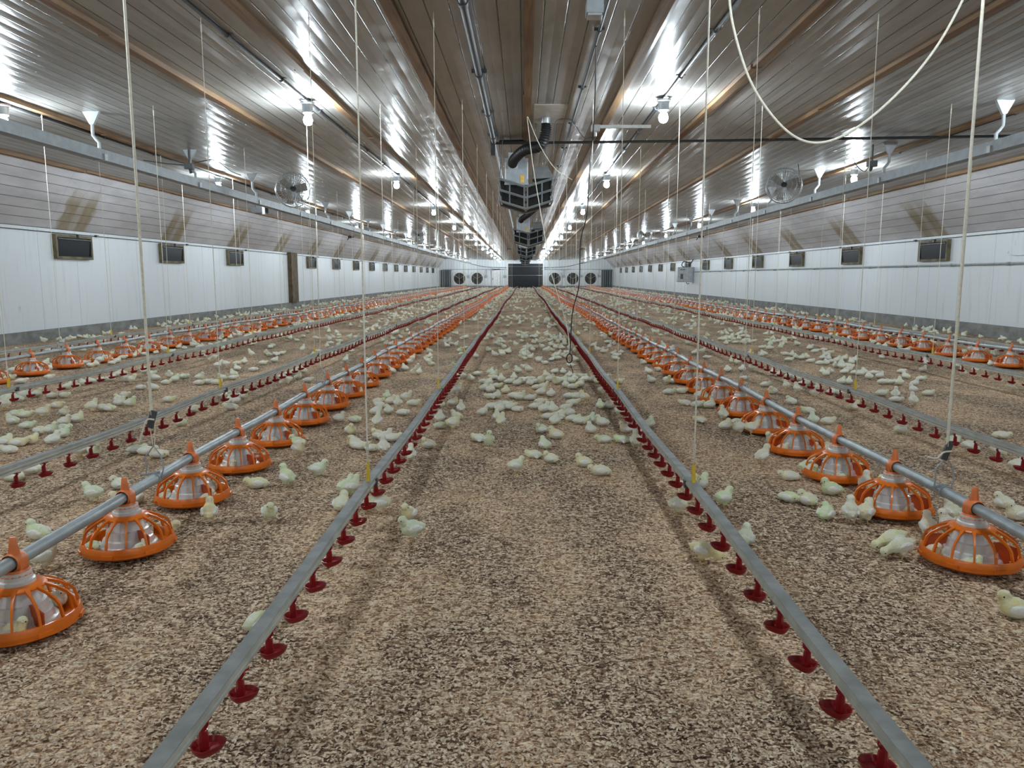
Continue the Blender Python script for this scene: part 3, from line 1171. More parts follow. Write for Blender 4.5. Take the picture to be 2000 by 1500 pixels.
LINE_ORD = {0: 'first', 1: 'second', 2: 'third', 3: 'fourth'}
PH = {(-1, 0): 1.89, (1, 0): 1.84}
for s in (-1, 1):
    for li, X in enumerate(DRINK[s]):
        root = empty('drinker_line', (0, 0, 0))
        tag(root, 'grey drinker rail with red cups, %s from the middle aisle, %s' % (LINE_ORD[li], SIDE[s]), 'drinker line', 'drinker rails on the litter')
        ylim = 80.5
        path = []
        y = -1.5
        while y < ylim:
            x, z = line_xy(X, y)
            path.append((x, y, z))
            y += .4 if y < 40 else .8
        b = MB()
        b.sweep([(-.018, -.006), (.018, -.006), (.024, -.004), (.025, .006), (.021, .008), (.021, .022), (-.021, .022), (-.021, .008), (-.025, .006), (-.024, -.004)], path)
        b.sweep([(-.0205, .0215), (.0205, .0215), (.0205, .0232), (-.0205, .0232)], path, 1)
        b.obj('rail', [M['alu'], M['alutop']], root)
        b = MB()
        b.tube([(p[0], p[1], p[2] - .017) for p in path], .0115, 8)
        b.obj('water_pipe', M['pvc'], root)
        y0 = PH.get((s, li), 1.80 + .05 * li)
        y0 -= .2335 * (2 if li == 0 else 0)
        y0 = {0: y0, 1: y0 + .225 * 9, 2: y0 + .225 * 18, 3: y0 + .225 * 28}[li]
        far = MB()
        lowv = [(.036, 0), (.018, .031), (-.018, .031), (-.036, 0), (-.018, -.031), (.018, -.031)]
        for k in range(400):
            y = y0 + .2335 * k
            if y > ylim - .3:
                break
            x, z = line_xy(X, y)
            if k < 100:
                o = bpy.data.objects.new('drinker_cup', CUP)
                COL.objects.link(o)
                o.parent = root
                o.location = (x, y, z)
                o.rotation_euler = (0, 0, (PI if s > 0 else 0) + R.uniform(-.25, .25))
            else:
                far.add([(x + a * .6, y + c * .6, z - .108) for a, c in lowv] + [(x + a, y + c, z - .088) for a, c in lowv],
                        [(5, 4, 3, 2, 1, 0), (6, 7, 8, 9, 10, 11)] + [(i, (i + 1) % 6, 6 + (i + 1) % 6, 6 + i) for i in range(6)])
                far.box((x, y, z - .055), (.016, .016, .09))
        if far.v:
            tag(far.obj('drinker_cups', M['red'], root), kind='stuff')
        y = 3.55
        k = 0
        while y < 34:
            x, z = line_xy(X, y)
            o = bpy.data.objects.new('hanger_clip', CLIP)
            COL.objects.link(o)
            o.parent = root
            o.location = (x - s * .0, y, z + .022)
            o = bpy.data.objects.new('joint_sleeve', JOINT)
            COL.objects.link(o)
            o.parent = root
            o.location = (x, y + .08, z)
            y += 3.05

# ------------------------------------------------------------------ feeders
def make_feeder():
    r = empty('pan_feeder')
    b = MB()
    n = 28
    b.lathe([(.001, .010), (.120, .010), (.158, .014), (.178, .026), (.187, .030), (.187, .043), (.190, .044), (.190, .052), (.183, .070), (.176, .070), (.168, .060), (.158, .032), (.110, .022), (.001, .022)], n)
    for k in range(7):
        a = 2 * PI * (k + .3) / 7
        Mz = Matrix.Rotation(a, 3, 'Z')
        b.box(Vector((.189 * math.cos(a), .189 * math.sin(a), .043)), (.012, .045, .014), 0, Mz)
    b.obj('pan', M['orange'], r)
    b = MB()
    b.lathe([(.058, .176), (.082, .172), (.090, .166), (.090, .160), (.080, .163), (.058, .168), (.058, .176)], 28)
    for k in range(14):
        a = 2 * PI * (k + .5) / 14
        c, q = math.cos(a), math.sin(a)
        pth = [(.084, .166), (.118, .150), (.152, .128), (.166, .112), (.172, .09), (.178, .064)]
        P = [Vector((rr * c, rr * q, z)) for rr, z in pth]
        # flat bars: narrow across, deeper radially
        tv = Vector((-q, c, 0))
        vs, fs = [], []
        for i, pnt in enumerate(P):
            nr = Vector((c * .5, q * .5, .86)) if i < 3 else Vector((c, q, .1))
            wdt = .0036 + (.004 if i == 0 else 0)
            for (u, v) in ((-1, -1), (1, -1), (1, 1), (-1, 1)):
                vs.append(pnt + tv * (u * wdt) + nr * (v * .005))
        for i in range(len(P) - 1):
            for j in range(4):
                j2 = (j + 1) % 4
                fs.append((4 * i + j, 4 * i + j2, 4 * i + 4 + j2, 4 * i + 4 + j))
        b.add(vs, fs)
    b.obj('grill', M['orange'], r)
    b = MB()
    b.lathe([(.040, .218), (.048, .216), (.050, .192), (.056, .188), (.058, .178), (.054, .160), (.060, .146), (.074, .112), (.084, .108), (.090, .076), (.100, .072), (.106, .050), (.116, .045), (.124, .028)], 28)
    b.obj('cone', M['milky'], r)
    for a in (2.55, 5.7):
        b = MB()
        c, q = math.cos(a), math.sin(a)
        tv = Vector((-q, c, 0)) * .0025
        P = [(.10, .03), (.165, .03), (.168, .105), (.100, .118), (.078, .112)]
        vs = [Vector((rr * c, rr * q, z)) + tv for rr, z in P] + [Vector((rr * c, rr * q, z)) - tv for rr, z in P]
        m5 = len(P)
        b.add(vs, [tuple(range(m5)), tuple(range(2 * m5 - 1, m5 - 1, -1))] + [(i, (i + 1) % m5, m5 + (i + 1) % m5, m5 + i) for i in range(m5)])
        b.obj('divider', M['divider'], r)
    b = MB()
    zc = .25
    b.tube([(0, -.030, zc), (0, -.024, zc), (0, .024, zc), (0, .030, zc)], [.029, .033, .033, .029], 16, 0, False)
    b.tube([(0, 0, .276), (0, 0, .300), (0, 0, .330), (0, 0, .334)], [.019, .015, .0115, .008], 10)
    b.box((.027, 0, .226), (.012, .046, .05))
    b.box((-.027, 0, .226), (.012, .046, .05))
    b.lathe([(.040, .225), (.047, .214), (.050, .205), (.044, .205)], 16)
    b.obj('clamp', M['orange_top'], r)
    return r


fd = make_feeder()
# light-weight feeder for the far ones
lb_ = MB()
lb_.lathe([(.001, .012), (.16, .014), (.188, .032), (.19, .052), (.178, .070), (.15, .03)], 14, m=0)
for k in range(12):
    a = 2 * PI * k / 12
    c, q = math.cos(a), math.sin(a)
    lb_.tube([(.07 * c, .07 * q, .172), (.155 * c, .155 * q, .126), (.178 * c, .178 * q, .064)], .0078, 3, 0, False)
lb_.lathe([(.09, .165), (.05, .176)], 10, m=0)
lb_.lathe([(.05, .215), (.055, .16), (.085, .10), (.12, .03)], 10, m=1)
lb_.tube([(0, 0, .21), (0, 0, .27), (0, 0, .335)], [.033, .034, .010], 8, 0)
FARMESH = lb_.mesh('pan_feeder_small', [M['orange'], M['milky']])

FY = {}
FSPEC = {(-1, 0): (2.465, .735), (1, 0): (3.11, .69), (-1, 1): (9.19 - .735 * 1, .735), (1, 1): (10.2 - .75 * 2, .75)}
FEEDERS = []                                   # (dist, side, row, k, x, y, dz)
for s in (-1, 1):
    for ri, X in enumerate(FEED[s]):
        y0, st = FSPEC[(s, ri)]
        k = 0
        while y0 + st * k < 80:
            y = y0 + st * k
            x, z = line_xy(X, y, 'f')
            FEEDERS.append((y, s, ri, k + 1, x, y, z - .25))
            k += 1
        # the pipe
        path = []
        y = -1.0
        while y < 80.6:
            x, z = line_xy(X, y, 'f')
            path.append((x, y, z))
            y += .5
        fp = empty('feed_pipe', (0, 0, 0))
        tag(fp, 'long grey feed pipe carrying orange feeders, %s row, %s' % (('inner', 'outer')[ri], SIDE[s]), 'feed pipe', 'feed pipes over the feeders')
        b = MB()
        b.tube(path, .0235, 12)
        b.obj('pipe', M['steel'], fp)
        y = 3.50 if s < 0 else 3.34
        bail = None
        while y < 40:
            x, z = line_xy(X, y, 'f')
            if bail is None:
                b = MB()
                b.tube([(-.045, 0, .02), (-.04, .0, .05), (-.045, 0, .10), (0, 0, .155), (.03, 0, .11), (.04, 0, .05), (.026, 0, .0), (.0, 0, -.027), (-.026, 0, 0), (-.045, 0, .02)], .0035, 6)
                b.tube([(-.07, 0, .014), (.0, 0, .026), (.02, 0, .03)], .006, 6)
                b.tube([(0, -.016, 0), (0, .016, 0)], .027, 12)
                bail = b.obj('wire_hanger', M['grey'], fp)
                q = bail
            else:
                q = bail.copy()
                COL.objects.link(q)
                q.parent = fp
            q.location = (x, y, z)
            y += 3.15
FEEDERS.sort()
near_f = FEEDERS[:300]
first = True
for (d, s, ri, k, x, y, dz) in near_f:
    if y < 20:
        o = fd if first else dup(fd)
        first = False
        lab = 'orange pan feeder, %s from the front on the %s feed pipe, %s' % (nth(k), ('inner', 'outer')[ri], SIDE[s])
    else:
        o = bpy.data.objects.new('pan_feeder', FARMESH)
        COL.objects.link(o)
        lab = 'small distant orange pan feeder in the long %s row, %s' % (('inner', 'outer')[ri], SIDE[s])
    o.location = (x, y, dz)
    o.rotation_euler = (0, 0, R.uniform(-.04, .04))
    g = 'orange feeders on the %s pipe, %s' % (('inner', 'outer')[ri], SIDE[s])
    if y >= 20:
        g = 'distant ' + g
    tag(o, lab, 'feeder', g)
b = MB()
tpl = [(f_.vertices[:], f_.material_index) for f_ in FARMESH.polygons]
tv = [v.co.copy() for v in FARMESH.vertices]
for (d, s, ri, k, x, y, dz) in FEEDERS[300:]:
    for mi in (0, 1):
        pass
    base = len(b.v)
    b.v += [(v.x + x, v.y + y, v.z + dz) for v in tv]
    for f_, mi in tpl:
        b.f.append([base + i for i in f_])
        b.m.append(mi)
        b.s.append(True)
tag(b.obj('distant_feeders', [M['orange'], M['milky']]), 'farthest orange feeders crowding together at the end of the feed pipes', 'feeders', None, 'stuff')

# ------------------------------------------------------------------ suspension cords
kc = 0
for s in (-1, 1):
    for kind, rows in (('d', DRINK[s]), ('f', FEED[s])):
        for li, X in enumerate(rows):
            y = 3.55 if kind == 'd' else (3.50 if s < 0 else 3.34)
            step = 3.05 if kind == 'd' else 3.15
            k = 0
            while y < 47:
                x, z = line_xy(X, y, kind)
                top = ceil_z(X, y)
                zz = z + (.112 if kind == 'd' else .155)
                vis = project((x, y, 1.4))
                k += 1
                if vis and -60 < vis[0] < 2060:
                    near_win = kind == 'f' and li == 0 and y < 4
                    lname = '%s %s, %s' % (LINE_ORD[li] if kind == 'd' else ('inner', 'outer')[li], 'drinker rail' if kind == 'd' else 'feed pipe', SIDE[s])
                    b = MB()
                    if near_win:
                        za = .56 if s < 0 else .46
                        c = empty('winch_rope', (x, y, 0))
                        b.tube([(0, 0, top - .02), (0, 0, za)], .0066, 8)
                        b.obj('cord', M['rope'], c)
                        b = MB()
                        for dx in (-.008, .008):
                            b.tube([(dx * 1.5, 0, za - .05), (dx * .5, 0, zz)], .0022, 5)
                        b.obj('thin_cord', M['rope'], c)
                        b = MB()
                        Mx = Matrix.Rotation(.3, 3, 'Y')
                        b.box((0, 0, za - .02), (.028, .012, .085), 0, Mx)
                        b.obj('adjuster', M['darkgrey'], c)
                        b = MB()
                        b.tube(bez([(.015, -.01, za - .02), (-.02, -.012, za - .025), (-.05, -.015, za - .05 if s > 0 else za - .10), (-.09 if s > 0 else -.06, -.015, za - .045 if s > 0 else za - .13)], 6), .004, 6)
                        b.obj('cord_tail', M['rope'], c)
                        tag(c, 'thick cream cord with dark adjuster holding up the inner feed pipe, ' + SIDE[s], 'rope')
                    else:
                        rr = .0040 if y < 5 else (.0031 if y < 12 else .0036)
                        if kind == 'd' and y < 8:
                            for dx in (-.006, .006):
                                b.tube([(dx, 0, .42), (0, 0, zz + .0)], .0022, 5)
                            b.tube([(0, 0, top), (0, 0, .40)], rr, 6)
                        else:
                            b.tube([(0, 0, top), (0, 0, zz)], rr, 6)
                        b.tube([(0, 0, top - .12), (0, 0, top - .06)], rr * 2.0, 6)
                        o = b.obj('suspension_rope', M['rope'], None, (x, y, 0))
                        if y < 24:
                            tag(o, 'thin cream cord from ceiling, %s from the front on the %s' % (nth(k), lname), 'rope', 'cords holding the lines up')
                        else:
                            tag(o, 'thin distant cream cord from ceiling to the %s' % lname, 'rope', 'distant cords to the ' + lname)
                y += step

# ------------------------------------------------------------------ chicks
def ell(bm, c, r, rot=(0, 0, 0), sub=3):
    mt = Matrix.Translation(c) @ Euler(rot).to_matrix().to_4x4() @ Matrix.Diagonal((*r, 1))
    bmesh.ops.create_icosphere(bm, subdivisions=sub, radius=1, matrix=mt)


POSES = {
    # body blobs, head centre, head yaw, legs
    's': dict(body=[((0, 0, .063), (.043, .037, .037), (0, .12, 0)), ((.020, 0, .062), (.030, .033, .033), (0, 0, 0)), ((-.032, 0, .064), (.025, .026, .024), (0, .3, 0)),
                    ((-.052, 0, .070), (.012, .010, .006), (0, .5, 0)), ((.034, 0, .084), (.023, .022, .023), (0, 0, 0))], head=(.044, 0, .102), yaw=.15, pitch=.3, legs=True),
    'u': dict(body=[((-.004, 0, .064), (.038, .036, .038), (0, -.35, 0)), ((.010, 0, .074), (.028, .031, .032), (0, 0, 0)), ((-.030, 0, .054), (.022, .024, .020), (0, 0, 0)),
                    ((-.046, 0, .050), (.012, .009, .006), (0, -.2, 0)), ((.018, 0, .094), (.021, .021, .024), (0, .2, 0))], head=(.025, 0, .115), yaw=.5, pitch=.15, legs=True),
    'p': dict(body=[((0, 0, .064), (.044, .036, .035), (0, .28, 0)), ((.024, 0, .058), (.028, .030, .029), (0, 0, 0)), ((-.034, 0, .074), (.024, .024, .022), (0, .4, 0)),
                    ((-.054, 0, .082), (.012, .009, .006), (0, .6, 0)), ((.046, 0, .050), (.022, .020, .020), (0, .5, 0)), ((.058, 0, .043), (.019, .018, .018), (0, .5, 0))], head=(.071, 0, .037), yaw=.2, pitch=.7, legs=True),
    't': dict(body=[((0, 0, .036), (.043, .040, .036), (0, -.05, 0)), ((.020, 0, .038), (.030, .035, .034), (0, 0, 0)), ((-.032, 0, .032), (.025, .029, .025), (0, 0, 0)),
                    ((-.052, 0, .032), (.012, .010, .006), (0, .3, 0)), ((.028, 0, .057), (.024, .024, .024), (0, 0, 0))], head=(.036, 0, .075), yaw=.35, pitch=.35, legs=False),
    'b': dict(body=[((0, 0, .035), (.043, .040, .035), (0, 0, 0)), ((.018, 0, .036), (.031, .036, .032), (0, 0, 0)), ((-.032, 0, .031), (.025, .029, .024), (0, 0, 0)),
                    ((-.052, .0, .028), (.012, .010, .006), (0, .3, 0)), ((.025, .008, .054), (.023, .024, .022), (0, 0, 0))], head=(.028, .018, .067), yaw=1.5, pitch=.45, legs=False),
    'l': dict(body=[((0, 0, .031), (.046, .039, .031), (0, 0, 0)), ((.024, 0, .030), (.028, .034, .029), (0, 0, 0)), ((-.034, 0, .028), (.026, .028, .023), (0, 0, 0)),
                    ((-.056, 0, .026), (.013, .010, .006), (0, .2, 0)), ((.043, .003, .037), (.021, .021, .020), (0, .2, 0))], head=(.055, .006, .046), yaw=.3, pitch=.35, legs=False),
    'k': dict(body=[((0, 0, .029), (.046, .039, .029), (0, 0, 0)), ((.022, -.004, .028), (.028, .034, .027), (0, 0, 0)), ((-.034, .006, .026), (.026, .028, .022), (0, 0, 0)),
                    ((-.055, .010, .024), (.013, .010, .006), (0, .2, 0)), ((.040, -.014, .031), (.021, .021, .019), (0, .2, 0)), ((-.02, .038, .014), (.016, .010, .010), (0, 0, .4))], head=(.049, -.024, .037), yaw=-.8, pitch=.45, legs=False),
}


def chick_mesh(key, lod):
    P = POSES[key]
    bm = bmesh.new()
    sub = 3 if lod < 2 else 2
    for c, r, rot in P['body']:
        ell(bm, c, r, rot, sub)
    hc = Vector(P['head'])
    ell(bm, hc, (.0215, .0200, .0200), (0, 0, P['yaw']), sub)
    lz = {'s': .066, 'u': .064, 'p': .068, 't': .038, 'b': .037, 'l': .034, 'k': .032}[key]
    wr = {'u': -.45, 'p': .22, 's': .12}.get(key, 0)
    for s in (-1, 1):
        bw = P['body'][0][1][1]
        ell(bm, (-.008, s * (bw - .003), lz), (.030, .008, .017), (0, wr, s * .12), sub)
        ell(bm, (-.030, s * (bw - .006), lz - .002), (.014, .006, .009), (0, wr + .2, s * .2), sub)
        if P['legs']:
            ell(bm, (-.004, s * .016, .040), (.017, .013, .020), (0, 0, 0), sub)
    me = bpy.data.meshes.new('tmp')
    bm.to_mesh(me)
    bm.free()
    o = bpy.data.objects.new('tmp', me)
    COL.objects.link(o)
    md = o.modifiers.new('r', 'REMESH')
    md.mode = 'VOXEL'
    md.voxel_size = (.0026, .0042, .0085)[lod]
    sm = o.modifiers.new('s', 'SMOOTH')
    sm.factor = .5
    sm.iterations = (5, 3, 1)[lod]
    dg = bpy.context.evaluated_depsgraph_get()
    me2 = bpy.data.meshes.new_from_object(o.evaluated_get(dg))
    bpy.data.objects.remove(o)
    b = MB()
    rr = random.Random(hash(key) % 1000 if False else ord(key))
    vs = []
    for v in me2.vertices:
        p = v.co
        if lod == 0:
            nz = noise.noise(p * 240) * .0018 + noise.noise(p * 90) * .0012
            p = p + v.normal * nz
        vs.append(p)
    bw = P['body'][0][1][1]
    fw_, fb_ = [], []
    for pl in me2.polygons:
        c = pl.center
        q = Euler((0, wr, 0)).to_matrix().transposed() @ Vector((c.x + .012, 0, c.z - lz))
        wing = (q.x / .036) ** 2 + (q.z / .019) ** 2 < 1 and abs(c.y) > bw * .62 and abs(q.y) < 1
        (fw_ if wing else fb_).append(pl.vertices[:])
    b.add(vs, fb_, 0, True)
    nb = len(b.f)
    b.f += [list(f_) for f_ in fw_]
    b.m += [4] * len(fw_)
    b.s += [True] * len(fw_)
    if lod < 2:
        a, pt = P['yaw'], P['pitch']
        fw = Vector((math.cos(a) * math.cos(pt), math.sin(a) * math.cos(pt), -math.sin(pt)))
        sd = Vector((-math.sin(a), math.cos(a), 0))
        up = sd.cross(fw) * -1
        up = fw.cross(sd)
        t0 = hc + fw * .0190
        b.tube([t0 - fw * .004, t0 + fw * .003, t0 + fw * .0105 - up * .0015], [.0052, .0040, .0006], 8, 1)
        for s in (-1, 1):
            e = hc + fw * .0100 + sd * (s * .0168) + up * .0038
            vs, fs = [], []
            n = 8
            for i in range(5):
                th = PI * i / 4
                for k in range(n):
                    ph = 2 * PI * k / n
                    vs.append(e + Vector((math.sin(th) * math.cos(ph), math.sin(th) * math.sin(ph), math.cos(th))) * .0030)
            for i in range(4):
                for k in range(n):
                    fs.append((i * n + k, (i + 1) * n + k, (i + 1) * n + (k + 1) % n, i * n + (k + 1) % n))
            b.add(vs, fs, 2, True)
    if P['legs']:
        for s in (-1, 1):
            y = s * .015
            dx = .006 * s
            b.tube([(-.004, y, .034), (-.010 + dx, y * 1.05, .022), (-.002 + dx, y * 1.1, .004)], [.0042, .0028, .0026], 6 if lod < 2 else 4, 3)
            if lod < 2:
                for an in (-.5, 0, .5, PI):
                    L = .020 if abs(an) < 1 else .009
                    b.tube([(-.002 + dx, y * 1.1, .004), (-.002 + dx + L * .6 * math.cos(an), y * 1.1 + L * .6 * math.sin(an), .0035), (-.002 + dx + L * math.cos(an), y * 1.1 + L * math.sin(an), .0012)], [.0024, .0020, .0010], 5, 3)
    return b.mesh('chick_' + key, [M['chick'] if lod < 2 else M['chickfar'], M['beak'], M['eye'], M['leg'], M['wing']], 80)


TINT = {'w': (0.84, 0.81, 0.62), 'y': (0.84, 0.72, 0.32), 'g': (0.70, 0.80, 0.50), 'c': (0.85, 0.78, 0.50)}
TW = {'w': 'cream-white', 'y': 'yellow', 'g': 'green-tinged', 'c': 'pale yellow'}
PW = {'s': 'standing', 'u': 'standing upright', 'p': 'pecking', 't': 'sitting', 'b': 'resting, head turned', 'l': 'lying', 'k': 'lying sprawled'}

